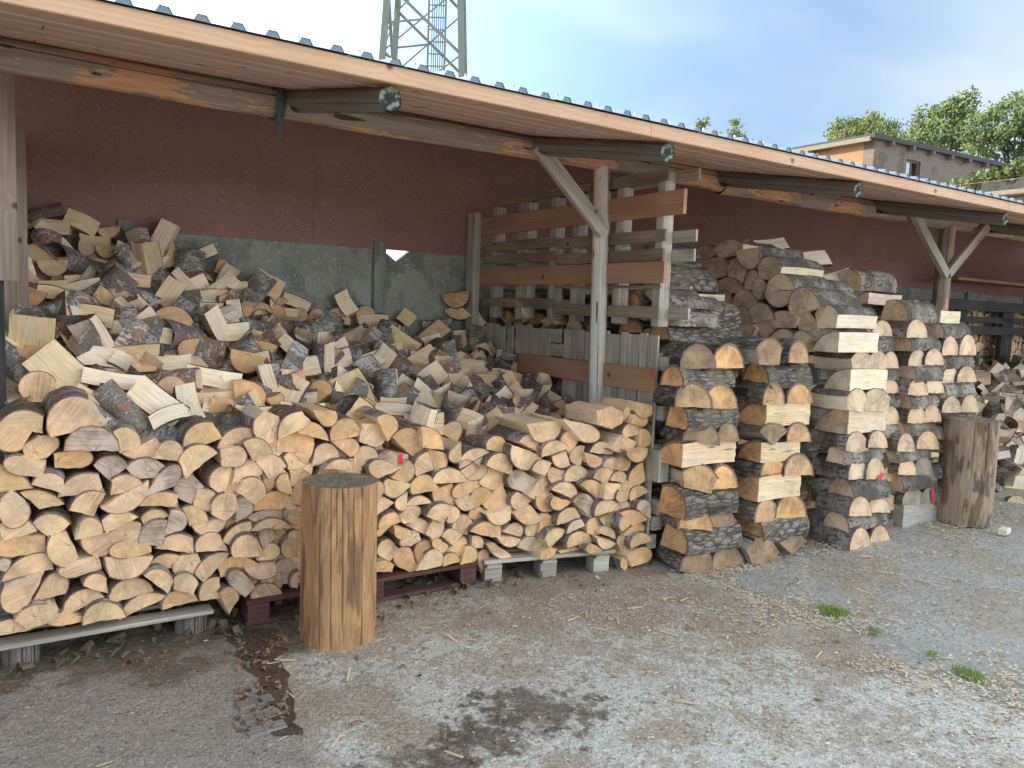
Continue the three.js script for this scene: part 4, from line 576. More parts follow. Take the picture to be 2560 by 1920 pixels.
{
  const all = [];
  for (const [ox, oy, ...rows] of HEAP) for (const [look, x, y, w, h, turn] of rows) { const u = ox + x * KH, v = oy + y * KH, c = onHeap(u, v); all.push({ look, c, w, h, turn, u, v }); }
  const tiers = new Map(); all.forEach((q) => { q.tier = 1 + Math.max(0, Math.floor((-4.2 - q.c.z) / 0.26)); if (!tiers.has(q.tier)) tiers.set(q.tier, []); tiers.get(q.tier).push(q); });
  tiers.forEach((l) => l.sort((a, b) => a.c.x - b.c.x).forEach((q, i) => { q.at = i + 1; }));
  all.forEach((q, i) => {
    const r = rng(3000 + i), toCam = CAM.clone().sub(q.c), dist = q.c.clone().sub(CAM).dot(V3(AX.z, AU.z, -AN.z)), sc = KH * dist / FOCAL, w = q.w * sc, h = q.h * sc; toCam.normalize();
    const deep = q.c.z < -5.5, bright = q.look === 2, tone = bright ? [1.14, 1.15, 1.17] : q.look === 3 ? [0.98, 0.90, 0.80] : TONES[r() < 0.3 ? 2 : 0], kind = q.look === 4 ? 'birch' : q.look === 5 ? 'dark' : r() < 0.25 ? 'grain' : r() < 0.4 ? 'dark' : 'birch';
    const g = thing('loose_log', `${HEAP_WORD[q.look]}, loose birch log, heap row ${ORD[q.tier]} behind the stack, ${ORD[q.at]} along`.replace('heap row', 'heap row'), 'firewood log', q.c, 'split birch logs thrown loosely in a heap');
    const n = toCam.clone(), jig = () => V3(r() - 0.5, r() - 0.5, r() - 0.5);
    const a = q.turn * Math.PI / 180, dir = PXR.clone().multiplyScalar(Math.cos(a)).addScaledVector(PXD, Math.sin(a));
    if (q.look < 2) {
      // cut end towards the viewer; up of the outline turned in the plane of the picture
      const up = PXD.clone().multiplyScalar(-Math.cos(a)).addScaledVector(PXR, Math.sin(a)), z = n.addScaledVector(jig(), 0.40).addScaledVector(V3(0, 1, 0), 0.10).normalize(), y = up.addScaledVector(z, -up.dot(z)).normalize(), x = y.clone().cross(z);
      g.quaternion.setFromRotationMatrix(new THREE.Matrix4().makeBasis(x, y, z));
      const k = q.look === 0 ? 0 : [1, 2, 3, 4][Math.floor(r() * 4)]; addLog(g, KIND_PTS[k].map(([x2, y2]) => [x2 * w * 1.06, y2 * h * 1.06]), 0.30 + r() * 0.08, kind, tone, 900 + i, { seg: 4 });
    } else {
      n.addScaledVector(jig(), q.look === 2 ? 0.18 : 0.30).addScaledVector(V3(0, 1, 0), q.look === 2 ? 0.20 : 0.12); orient(g, n, dir.addScaledVector(jig(), 0.12)); g.position.addScaledVector(toCam, 0.03);
      const t = h * (0.75 + 0.4 * r()), L = w * 1.04, flat = q.look < 4, off = (r() - 0.5) * h * 0.5;
      const p = flat ? (r() < 0.5 ? [[-h / 2, 0], [0, -t], [h / 2, 0]] : [[-h / 2, 0], [-h * 0.46 + off * 0.3, -t * 0.9], [off, -t * 1.1], [h / 2, 0]].map((e) => e)) : [[-h / 2, -t * 0.8], [0, 0], [h / 2, -t * 0.8]];
      const sub = new THREE.Group(); // the log runs both ways from its middle
      const tmp = { add: (m) => { m.position.z += L / 2; g.add(m); } }; addLog(tmp, p, L, kind, tone, 900 + i, { seg: 5, bark: kind === 'birch' ? 0.004 : 0.006 });
    }
  });
  // what lies under and between them, past telling apart
  const protos = []; for (let i = 0; i < 6; i++) { const s = 0.14 + 0.03 * (i % 3); protos.push(logGeometries(KIND_PTS[[0, 1, 3, 4, 2, 0][i]].map(([x, y]) => [x * s, y * s * 0.8]), 0.32, i % 2 ? 'dark' : 'birch', TONES[i % 3], 7000 + i, { seg: 3 })); }
  const fill = thing('loose_firewood', 'birch firewood lying deeper in the loose heap behind the stacked front', 'firewood', V3(0, 0, 0)); fill.userData.kind = 'stuff';
  protos.forEach((q, k) => {
    const mats = []; const r = rng(8100 + k); for (let i = 0; i < 8; i++) mats.push(new THREE.Matrix4().compose(V3(1.10 + ((i * 6 + k) % 5) * 0.15, 0.22 + Math.floor((i * 6 + k) / 5) * 0.085, -4.16 - r() * 0.05), new THREE.Quaternion().setFromEuler(new THREE.Euler(0, 0, r() * 6.3)), V3(1, 1, 1)));
    for (let i = 0; i < 120; i++) { const x = 0.0 + r() * 3.75, z = -4.45 - r() * 1.85, y = heapY(x, z) - 0.10 - r() * 0.16; mats.push(new THREE.Matrix4().compose(V3(x, y, z), new THREE.Quaternion().setFromEuler(new THREE.Euler(r() * 6.3, r() * 6.3, r() * 6.3)), V3(1, 1, 1))); }
    const put = (name, geo, mat) => { const im = new THREE.InstancedMesh(geo, mat, mats.length); mats.forEach((m, i) => im.setMatrixAt(i, m)); im.name = name; im.castShadow = im.receiveShadow = true; im.userData.kind = 'stuff'; fill.add(im); };
    put('cut_end', q.ends, M.birch_end); put('split_side', q.split, M.birch_split); put('bark', q.bark, k % 2 ? M.dark_bark : M.birch_bark);
  });
}

// ---------------------------------------------------------------- cribbed log stacks of the second bay
const W7 = (x, y) => [1560 + x * 10 / 1.843, 550 + y * 10 / 1.843];
// rows: 0 = cut end facing out (x, y, w, h, turn, outline, grey), 1 = laid across with bark out, 2 = laid across with split face out (x left, x right, y top, y bottom, grey)
const CRIBS = [
  { name: 'fence-side oak stack', kind: 'oak', z: -3.63, right: 4.74, rows: [[0, 34, 157, 11, 12, 8, 0, 1], [0, 47.5, 156, 14, 10, -12, 0, 1], [1, 28, 52, 141, 151.5, 0], [0, 33, 138, 12, 9, 0, 0, 0], [0, 45, 137, 11, 9, 0, 0, 1], [1, 27, 51, 124, 136, 0], [0, 35, 119, 12, 11, 10, 2, 0], [0, 46, 118.5, 11, 10, -5, 0, 0], [2, 27, 51.5, 102.5, 113, 0], [0, 36, 98.5, 12, 8, 5, 0, 1], [0, 48, 98, 9, 8, 0, 0, 1], [1, 28.5, 52, 86, 95.5, 0], [0, 32, 81, 12, 10, 0, 0, 0], [0, 44.5, 81.5, 14, 10, 0, 0, 0], [1, 27.5, 52, 68, 77, 0], [0, 34, 63.5, 12, 10, -3, 0, 1], [0, 48, 63, 14, 10, 0, 0, 0], [1, 30, 55.5, 48, 58.5, 0], [1, 28, 52, 39, 49, 0], [2, 22, 46, 33.5, 39.5, 0], [1, 20, 43, 22, 34, 0], [1, 19, 36, 11.5, 22.5, 0]] },
  { name: 'second oak stack', kind: 'oak', z: -3.58, right: 0, rows: [[0, 64, 153, 14, 11, 5, 5, 1], [0, 77.5, 149.5, 12, 9, 0, 1, 1], [1, 63, 84.5, 136, 147, 0], [0, 66, 134, 11, 10, 0, 0, 0], [0, 77, 132, 13, 10, 0, 0, 0], [2, 62, 81, 118, 128.5, 0], [0, 69, 114.5, 11, 9, 0, 0, 0], [0, 80.5, 113, 12, 9, 0, 0, 0], [2, 63.5, 81, 102, 111, 0], [0, 69, 99, 12, 9, 0, 1, 1], [0, 80.5, 98, 10, 8, 0, 0, 0], [2, 65, 86, 84, 95.5, 0], [0, 69, 80.5, 9, 9, 0, 0, 0], [0, 81, 80, 11, 8, 0, 0, 0], [1, 67, 87, 66, 77, 0], [0, 67, 61, 11, 11, 0, 2, 1], [0, 80.5, 61, 8, 9, 0, 0, 0]] },
  { name: 'tall beech stack', kind: 'beech', z: -3.49, right: 0, rows: [[0, 109, 147, 10, 10, 0, 0, 0], [0, 118, 146, 9, 10, 0, 0, 0], [1, 104, 122, 134, 142.5, 0], [0, 109, 132, 10, 8.5, 0, 0, 0], [0, 117.5, 131, 9.5, 7.5, 0, 0, 0], [1, 106, 122, 119, 129, 0], [0, 108, 115, 9.5, 9, 0, 0, 0], [0, 116, 114.5, 9, 9.5, 0, 0, 2], [1, 101, 119, 105, 111.5, 0], [0, 107.5, 102, 10.5, 8.5, 0, 0, 0], [0, 117, 101, 8, 7.5, 0, 0, 0], [2, 104, 122, 87, 98, 0], [0, 107.5, 83, 9, 10, 10, 2, 0], [0, 116.5, 83, 11.5, 10, 0, 2, 0], [2, 104, 121, 69, 78.5, 0], [0, 109.5, 65, 9, 9, 0, 2, 0], [0, 117, 65, 8, 9, 0, 2, 0], [2, 98, 116.5, 52, 61, 0]] },
  { name: 'narrow stack beside tall beech stack', kind: 'beech', z: -3.72, right: 0, rows: [[1, 120, 128, 133, 143, 1], [0, 122.5, 130, 8, 7, 0, 0, 0], [1, 121, 127, 120, 126.5, 0], [0, 123, 116.5, 8, 7, 0, 0, 0], [1, 119, 128, 107, 113, 0], [0, 122, 103, 8, 7.5, 0, 0, 0], [1, 119, 129, 94, 100, 0], [0, 123, 90, 8, 8, 0, 0, 0], [1, 120, 127, 80, 86, 0], [0, 123, 76.5, 7, 6, 0, 0, 0], [1, 120, 126, 68, 73.5, 0], [0, 123, 64.5, 7, 7.5, 0, 0, 0], [1, 116.5, 125, 54, 60.5, 0]] },
  { name: 'stack behind dark chopping block', kind: 'beech', z: -3.64, right: 0, rows: [[2, 129, 145, 130.5, 141.5, 1], [1, 145, 154, 130.5, 139, 1], [0, 133.5, 127.5, 9.5, 8, 0, 0, 1], [0, 141.5, 127, 9, 7.5, 0, 0, 3], [0, 149.5, 127.5, 9.5, 7.5, 0, 0, 1], [1, 128, 143, 117, 124, 0], [1, 143.5, 154, 118, 124.5, 1], [0, 130.5, 113.5, 8, 7.5, 0, 0, 0], [0, 138, 113.5, 8.5, 8, 0, 0, 1], [1, 143, 154, 113, 118.5, 1], [1, 126, 142, 106, 111, 0], [0, 130, 102.5, 7.5, 8, 0, 0, 0], [0, 140, 101.5, 9.5, 8, 0, 0, 0], [1, 146, 155, 101, 107, 1], [1, 130, 145, 93, 99.5, 0], [1, 146, 155, 95, 100.5, 0], [0, 135, 89.5, 8.5, 7.5, 0, 0, 0], [0, 142, 89, 7.5, 7.5, 0, 0, 0], [1, 151, 163, 88, 95, 0], [1, 133, 147, 79.5, 86.5, 0], [0, 151, 85, 8.5, 7, 0, 0, 0], [0, 159.5, 84.5, 8, 7.5, 0, 0, 0], [0, 135.5, 77, 8.5, 7, 0, 0, 0], [0, 143, 76, 8, 7, 0, 0, 0], [1, 148, 162, 74.5, 82, 0], [1, 134, 147, 66.5, 74.5, 0], [0, 150.5, 71.5, 8, 7, 0, 0, 0], [0, 158, 71, 8.5, 7, 0, 0, 0], [0, 135.5, 63.5, 8.5, 7, 0, 0, 0], [0, 143, 63, 8, 7, 0, 0, 0], [1, 147, 161, 61.5, 68.5, 0], [1, 132.5, 146, 54, 60.5, 0], [0, 150.5, 58, 7.5, 8.5, 0, 0, 0], [0, 158.5, 57.5, 8, 9, 0, 0, 0], [0, 119, 50, 9, 7, 0, 0, 0], [0, 135, 50, 9, 8, 0, 0, 0], [1, 147, 159.5, 47.5, 54.5, 0], [1, 131, 146, 38, 47, 0], [2, 146, 155, 42, 47.5, 0], [1, 109, 125, 24, 33, 0], [2, 112, 128, 34, 39, 0], [1, 95, 107, 28, 34.6, 0]] },
];
const acrossAxis = new THREE.Matrix4().makeBasis(V3(0, 0, 1), V3(0, 1, 0), V3(-1, 0, 0));
CRIBS.forEach((c, ci) => {
  let course = 0, last = -1, n = 0;
  c.rows.forEach((row, i) => {
    const r = rng(20000 + ci * 100 + i), across = row[0] > 0; if (row[0] !== last || across) { course++; n = 0; } last = row[0]; n++;
    const grey = row[row.length - 1], kind = c.kind, tone = grey === 1 || grey === 3 ? [0.50, 0.58, 0.72] : kind === 'oak' ? (r() < 0.5 ? [1, 1, 1] : [0.78, 0.86, 0.98]) : [0.92 + r() * 0.14, 0.95, 0.95], wood = kind === 'oak' ? 'oak' : 'beech';
    if (!across) {
      const [, x, y, w, h, turn, k] = row, [u, v] = W7(x, y), S = 10 / 1.843, px = shapePx(u, v, w * S * 1.04, h * S * 1.04, turn, k), z = c.z + (r() - 0.5) * 0.04, pts = px.map(([a, b]) => onZ(a, b, z)), o = V3(pts.reduce((s, p) => s + p.x, 0) / pts.length, Math.min(...pts.map((p) => p.y)), z);
      const g = thing('crib_log', `${grey === 2 || grey === 3 ? 'red-marked ' : grey ? 'grey ' : ''}${wood} end, ${ORD[course]} course of ${c.name}, ${ORD[n]} along`, 'firewood log', o, 'logs laid crosswise in stacks');
      addLog(g, pts.map((p) => [p.x - o.x, p.y - o.y]), 0.31 + r() * 0.03, kind, tone, 21000 + ci * 100 + i, { seg: 5 });
      if (ci === 0 && x < 40) g.rotateY(-0.26);
      if (grey > 1) { const m = part(g, 'paint_mark', new THREE.PlaneGeometry(grey === 3 ? 0.05 : 0.09, grey === 3 ? 0.12 : 0.035), M.paint_red, 'red paint mark'); m.position.set(grey === 3 ? 0 : 0.06, grey === 3 ? 0.10 : 0.03, 0.012); m.rotation.z = grey === 3 ? 0.3 : 0.4; }
    } else {
      const [type, xl, xr, yt, yb] = row, um = (xl + xr) / 2, z0 = c.right && yb < 60 ? onX(...W7(xr, (yt + yb) / 2), c.right).z : (ci === 4 && yb < 40 ? -4.05 : c.z) - 0.0, a = onZ(...W7(xl, yb), z0), b = onZ(...W7(xr, yb), z0), hh = (onZ(...W7(um, yt), z0).y - onZ(...W7(um, yb), z0).y) * 1.02, z = z0 + (r() - 0.5) * 0.03 - 0.005;
      const o = V3(a.x, onZ(...W7(um, yb), z0).y, z), d = hh * (1.25 + 0.3 * r()), L = b.x - a.x;
      const g = thing('crib_log', `${grey ? 'grey ' : ''}${wood} log across, ${type === 1 ? 'bark' : 'split face'} out, ${ORD[course]} course of ${c.name}`, 'firewood log', o, 'logs laid crosswise in stacks');
      g.quaternion.setFromRotationMatrix(acrossAxis);
      const p = type === 1 ? (r() < 0.5 ? [[-d, 0], [-d * 0.48, hh * 0.98], [0, 0.0]] : [[-d * 0.8, hh * 0.95], [-d * 0.15, hh * 0.85], [0, 0.0], [-d, 0]]) : [[0, hh], [-d * 0.62, hh * 0.75], [-d, 0], [0, 0]];
      addLog(g, p, L, kind, tone, 22000 + ci * 100 + i, { seg: 7 }); g.rotation.z += 0; g.rotateY((r() - 0.5) * 0.05);
    }
  });
});
// logs with their cut ends towards the fence: the tall row over the stacks, and those seen through the slats
function endsOnX(list, window_, X, kindOf, name, label, group, seed, Lf) {
  list.forEach(([x, y, w, h, turn, k], i) => {
    const r = rng(seed + i), [u, v, S] = window_(x, y), px = shapePx(u, v, w * S * 1.04, h * S * 1.04, turn, k), X1 = X + (r() - 0.5) * 0.07, pts = px.map(([a, b]) => onX(a, b, X1)), o = V3(X1, Math.min(...pts.map((p) => p.y)), pts.reduce((s, p) => s + p.z, 0) / pts.length);
    const g = thing(name, label(i, o), 'firewood log', o, group); g.quaternion.setFromRotationMatrix(acrossAxis);
    addLog(g, pts.map((p) => [p.z - o.z, p.y - o.y]), Lf(i, r), kindOf(i), [0.92 + r() * 0.1, 0.95, 0.95], seed + 500 + i, { seg: 5 }); g.rotateY((r() - 0.5) * 0.06);
  });
}
const TOPROW = [[50, 115, 14, 11, -15, 5], [58, 104, 15, 9, -10, 2], [69, 110, 13, 11, 170, 0], [62, 116.5, 10, 13, 0, 5], [80.5, 115, 13, 12, 5, 2], [71, 121.5, 9, 11, 0, 0], [57, 125, 15, 9, -10, 0], [66, 133, 14, 12, -15, 0], [74, 127.5, 8, 13, 15, 1], [85.5, 132, 15, 9, 180, 0], [86, 123, 15, 9, -5, 0], [98.5, 132.5, 17, 13, -15, 0], [75, 139.5, 14, 10, -10, 0], [88, 143.5, 16, 9, 0, 5], [100.5, 144.5, 11, 15, -25, 0], [112, 142, 12, 12, 0, 2], [78, 148.5, 14, 11, 0, 1], [67, 149, 12, 9, 0, 5], [88, 152.5, 15, 7, 0, 0], [108, 152.5, 14, 11, 10, 4], [45, 107, 11, 9, 0, 1], [65, 141, 10, 9, 0, 0], [55, 132, 10, 9, 0, 0], [98, 154, 9, 8, 0, 1]];
endsOnX(TOPROW, (x, y) => [1560 + x * 10 / 2.212, 150 + y * 10 / 2.212, 10 / 2.212], 5.2, () => 'beech', 'row_log', (i, o) => `pale beech log, ${ORD[1 + Math.floor((2.45 - o.y) / 0.12) < 1 ? 1 : 1 + Math.floor((2.45 - o.y) / 0.12)]} layer of tall row over oak stacks, ${ORD[i + 1]} log`, 'beech logs in the tall row over the stacks', 30000, (i, r) => 0.46 + r() * 0.1);
const THROUGH = [[30, 15, 14, 9, -10, 1], [66, 16, 15, 9, 0, 0], [92, 17, 15, 13, 0, 0], [118, 14, 12, 13, 180, 1], [36, 40, 14, 14, 0, 1], [70, 41, 12, 15, 90, 0], [80, 46, 10, 10, 0, 1], [89, 41, 12, 13, 0, 5], [98, 43, 7, 11, 0, 0], [110, 48, 16, 12, 0, 0], [158, 20, 13, 12, 0, 0], [173, 21, 16, 13, 0, 0], [206, 23, 21, 13, 0, 0], [171, 50, 23, 14, 0, 0], [202, 56, 20, 15, 0, 0], [214, 42, 16, 15, 0, 0], [157, 42, 13, 12, 0, 5], [49, 38, 10, 8, 90, 0], [193, 16, 12, 12, 0, 1], [140, 45, 13, 12, 0, 0], [22, 42, 8, 12, 0, 0], [57, 41, 12, 12, 30, 1], [184, 37, 14, 12, 20, 5]];
endsOnX(THROUGH, (x, y) => [1180 + x * 10 / 4.32, 700 + y * 10 / 4.32, 10 / 4.32], 4.0, (i) => (i % 3 ? 'oak' : 'beech'), 'slat_log', (i) => `${i % 3 ? 'orange-brown oak' : 'pale'} log end seen through the slats above the fence boards, ${ORD[i + 1]} from the back`, 'logs seen through the slatted partition', 31000, (i, r) => 0.42 + r() * 0.08);
// split pieces lying on top of the tall row
[[86, 18, 17, 8, 8, 'squarish bright split piece'], [96, 26, 19, 5, 2, 'long bright split piece'], [50, 12, 17, 5, 6, 'tan split piece'], [68, 11, 14, 6, 8, 'slanting tan split piece']].forEach(([x, y, w, h, turn, t], i) => {
  const r = rng(32000 + i), [u, v] = W7(x, y), z = [-4.45, -4.3, -4.9, -4.7][i], c = onZ(u, v, z), S = 10 / 1.843 * ray(u, v).z * -1 / FOCAL, sc = Math.abs(z / ray(u, v).z) * 10 / 1.843, W = w * sc * 1.25, H = h * sc;
  const g = thing('top_log', `${t} lying on the tall beech row under the roof`, 'firewood log', c, null); const n = V3(-0.25, 0.55, 0.8), ax = V3(0.95, -turn / 60, -0.2); orient(g, n, ax); const tmp = { add: (m) => { m.position.z += W / 2; g.add(m); } }; addLog(tmp, [[-H / 2, 0], [0, -H * 0.7], [H / 2, 0]], W, 'beech', [1.1, 1.15, 1.15], 32100 + i, { seg: 5 });
});
// what fills the bay behind, past telling apart
{
  const protos = []; for (let i = 0; i < 5; i++) { const s = 0.17 + 0.03 * (i % 3); protos.push(logGeometries(KIND_PTS[[0, 3, 0, 4, 2][i]].map(([x, y]) => [x * s, y * s * 0.7]), 0.42, i % 2 ? 'oak' : 'beech', TONES[i % 3], 7100 + i, { seg: 3 })); }
  const fill = thing('stacked_firewood', 'logs packed deeper in the second bay behind the oak and beech stacks', 'firewood', V3(0, 0, 0)); fill.userData.kind = 'stuff';
  const spots = [], r = rng(8300);
  const block = (x0, x1, z0, z1, h) => { for (let x = x0; x < x1; x += 0.44) for (let z = z0; z > z1; z -= 0.19) for (let y = 0; y < h(x, z); y += 0.125) spots.push([x + (r() - .5) * 0.06, y + r() * 0.02, z + (r() - .5) * 0.05 - (Math.round(y / 0.125) % 2) * 0.09]); };
  block(4.05, 5.1, -4.25, -6.3, (x, z) => 1.45 + 0.12 * vn(x * 3, z * 3, 3)); block(5.28, 6.2, -4.1, -6.3, (x, z) => (z > -4.3 ? 1.5 : 1.95) + 0.2 * vn(x * 3, z * 3, 4)); block(6.2, 8.0, -4.25, -6.3, () => 1.55 + 0.2 * r());
  protos.forEach((q, k) => { const list = spots.filter((_, i) => i % 5 === k), put = (name, geo, mat) => { const im = new THREE.InstancedMesh(geo, mat, list.length), m4 = new THREE.Matrix4(); list.forEach(([x, y, z], i) => { m4.copy(acrossAxis).setPosition(x, y + 0.06, z); im.setMatrixAt(i, m4); }); im.name = name; im.userData.kind = 'stuff'; im.castShadow = im.receiveShadow = true; fill.add(im); }; put('cut_end', q.ends, k % 2 ? M.oak_end : M.beech_end); put('split_side', q.split, M.oak_split); put('bark', q.bark, k % 2 ? M.oak_bark : M.beech_bark); });
}

// ---------------------------------------------------------------- third bay: dark upright pallet, small stacked logs and a loose heap
{
  const z = -5.4, t = thing('dark_pallet', 'dark upright pallet fence in the third bay behind the second post', 'pallet', V3(11, 0, z));
  const rail = (u0, u1, v0, v1, dz, s) => { const a = onZ(u0, v1, z), b = onZ(u1, v0, z); board(t, 'rail', b.x - a.x, Math.abs(onZ(u0, v0, z).y - a.y), 0.05, (a.x + b.x) / 2 - 11, (a.y + onZ(u0, v0, z).y) / 2, dz, M.dark_plank, null, s); };
  rail(2366, 2640, 746, 772, 0, 1); rail(2366, 2640, 787, 803, -0.06, 2); rail(2366, 2640, 812, 834, 0, 3);
  for (const [u0, u1] of [[2408, 2424], [2518, 2546], [2620, 2645]]) { const a = onZ(u0, 760, z), b = onZ(u1, 760, z); board(t, 'upright', b.x - a.x, 2.0, 0.07, (a.x + b.x) / 2 - 11, 1.0, -0.07, M.dark_plank, null, u0); }
  const shelf = thing('back_shelf', 'tan plank shelf at the back of the third bay', 'shelf', V3(12.6, 2.42, -6.0)); board(shelf, 'plank', 2.6, 0.04, 0.4, 0, 0, 0, M.orange_plank, null, 1);
  for (const x of [-1.2, 1.2]) board(shelf, 'bracket', 0.05, 2.4, 0.05, x, -1.22, 0, M.dark_plank, null, 2);
  const heap3 = (x, zz) => clamp((-3.95 - zz) * 0.95 + 0.05 * (x - 10), 0, 1.15), hit = (u, v) => { const d = ray(u, v).normalize(); let q = 6; for (; q < 20; q += 0.03) { const x = d.x * q, y = EYE + d.y * q, zz = d.z * q; if (y < heap3(x, zz)) break; } return new THREE.Vector3(d.x * q, EYE + d.y * q, d.z * q); };
  const LIST = [[2, 171, 56, 10, 8, 75], [3, 164, 60, 9, 5, -20], [2, 172, 67, 11, 6, 30], [2, 176, 73, 14, 6, 45], [3, 166, 72, 9, 5, 10], [5, 166, 80, 12, 6, 20], [0, 168, 84, 7, 6, 0], [2, 164, 90, 10, 7, 60], [3, 177, 82, 13, 5, 10], [2, 180, 89, 13, 8, 50], [0, 174, 91, 9, 7, 180], [0, 181, 96, 8, 8, 200], [3, 178, 102, 12, 8, 60], [4, 176, 110, 12, 8, 70], [2, 181, 108, 12, 6, 50], [2, 179, 121, 11, 7, 5], [3, 180, 115, 9, 6, 40], [0, 181, 130, 9, 6, 0], [5, 172, 62, 9, 5, 0], [3, 180, 64, 12, 7, -30], [1, 170, 76, 6, 6, 20], [2, 183, 77, 10, 6, 20]];
  const HW = ['round-backed cut end', 'small wedge end', 'bright split face', 'tan split face', 'grey-white bark', 'dark bark'];
  LIST.forEach(([look, x, y, w, h, turn], i) => {
    const r = rng(40000 + i), [u, v] = W7(x, y), c = hit(u, v), sc = c.clone().sub(CAM).dot(V3(AX.z, AU.z, -AN.z)) * 10 / 1.843 / FOCAL, W = w * sc, H = h * sc, g = thing('heaped_log', `${HW[look]}, loose log in the heap beyond the dark chopping block, ${ORD[i + 1]} down`, 'firewood log', c, 'logs in the heap of the third bay');
    const a = turn * Math.PI / 180, dir = PXR.clone().multiplyScalar(Math.cos(a)).addScaledVector(PXD, Math.sin(a)), n = CAM.clone().sub(c).normalize().addScaledVector(V3(r() - .5, r() - .5, r() - .5), 0.4);
    if (look < 2) { const zz = n.normalize(), up = PXD.clone().multiplyScalar(-Math.cos(a)).addScaledVector(PXR, Math.sin(a)), yy = up.addScaledVector(zz, -up.dot(zz)).normalize(), xx = yy.clone().cross(zz); g.quaternion.setFromRotationMatrix(new THREE.Matrix4().makeBasis(xx, yy, zz)); addLog(g, KIND_PTS[look].map(([p, q]) => [p * W, q * H]), 0.4, 'beech', [1.1, 1.1, 1.05], 41000 + i, { seg: 3 }); }
    else { n.y += 0.3; orient(g, n, dir); const tt = H * 0.7, tmp = { add: (m) => { m.position.z += W / 2; g.add(m); } }; addLog(tmp, look < 4 ? [[-H / 2, 0], [0, -tt], [H / 2, 0]] : [[-H / 2, -tt], [0, 0], [H / 2, -tt]], W, look === 4 ? 'beech' : look === 5 ? 'dark' : 'beech', look === 2 ? [1.25, 1.3, 1.35] : [1, 1, 1], 41000 + i, { seg: 4 }); }
  });
  const protos = []; for (let i = 0; i < 4; i++) { const s = 0.12 + 0.02 * i; protos.push(logGeometries(KIND_PTS[[0, 1, 3, 2][i]].map(([x, y]) => [x * s, y * s * 0.8]), 0.34, 'beech', TONES[0], 7300 + i, { seg: 2 })); }
  const fill = thing('distant_firewood', 'small logs stacked and heaped at the back of the third bay', 'firewood', V3(0, 0, 0)); fill.userData.kind = 'stuff';
  protos.forEach((q, k) => { const r = rng(8500 + k), list = []; for (let i = 0; i < 120; i++) { const x = 9.0 + r() * 4.0, zz = -4.1 - r() * 1.3; list.push(new THREE.Matrix4().compose(V3(x, Math.max(0.03, heap3(x, zz) - 0.06 - r() * 0.12), zz), new THREE.Quaternion().setFromEuler(new THREE.Euler(r() * 6.3, r() * 6.3, r() * 6.3)), V3(1, 1, 1))); }
    for (let i = 0; i < 150; i++) { const j = i * 4 + k, cx = j % 32, cy = Math.floor(j / 32); list.push(new THREE.Matrix4().compose(V3(9.6 + cx * 0.135 + r() * 0.03, 0.1 + cy * 0.105 + r() * 0.02, -5.62 - r() * 0.05), new THREE.Quaternion().setFromEuler(new THREE.Euler(0, 0, r() * 6.3)), V3(1, 1, 1))); }
    const put = (name, geo, mat) => { const im = new THREE.InstancedMesh(geo, mat, list.length); list.forEach((m, i) => im.setMatrixAt(i, m)); im.name = name; im.userData.kind = 'stuff'; im.castShadow = im.receiveShadow = true; fill.add(im); }; put('cut_end', q.ends, M.birch_end); put('split_side', q.split, M.birch_split); put('bark', q.bark, M.beech_bark); });
}

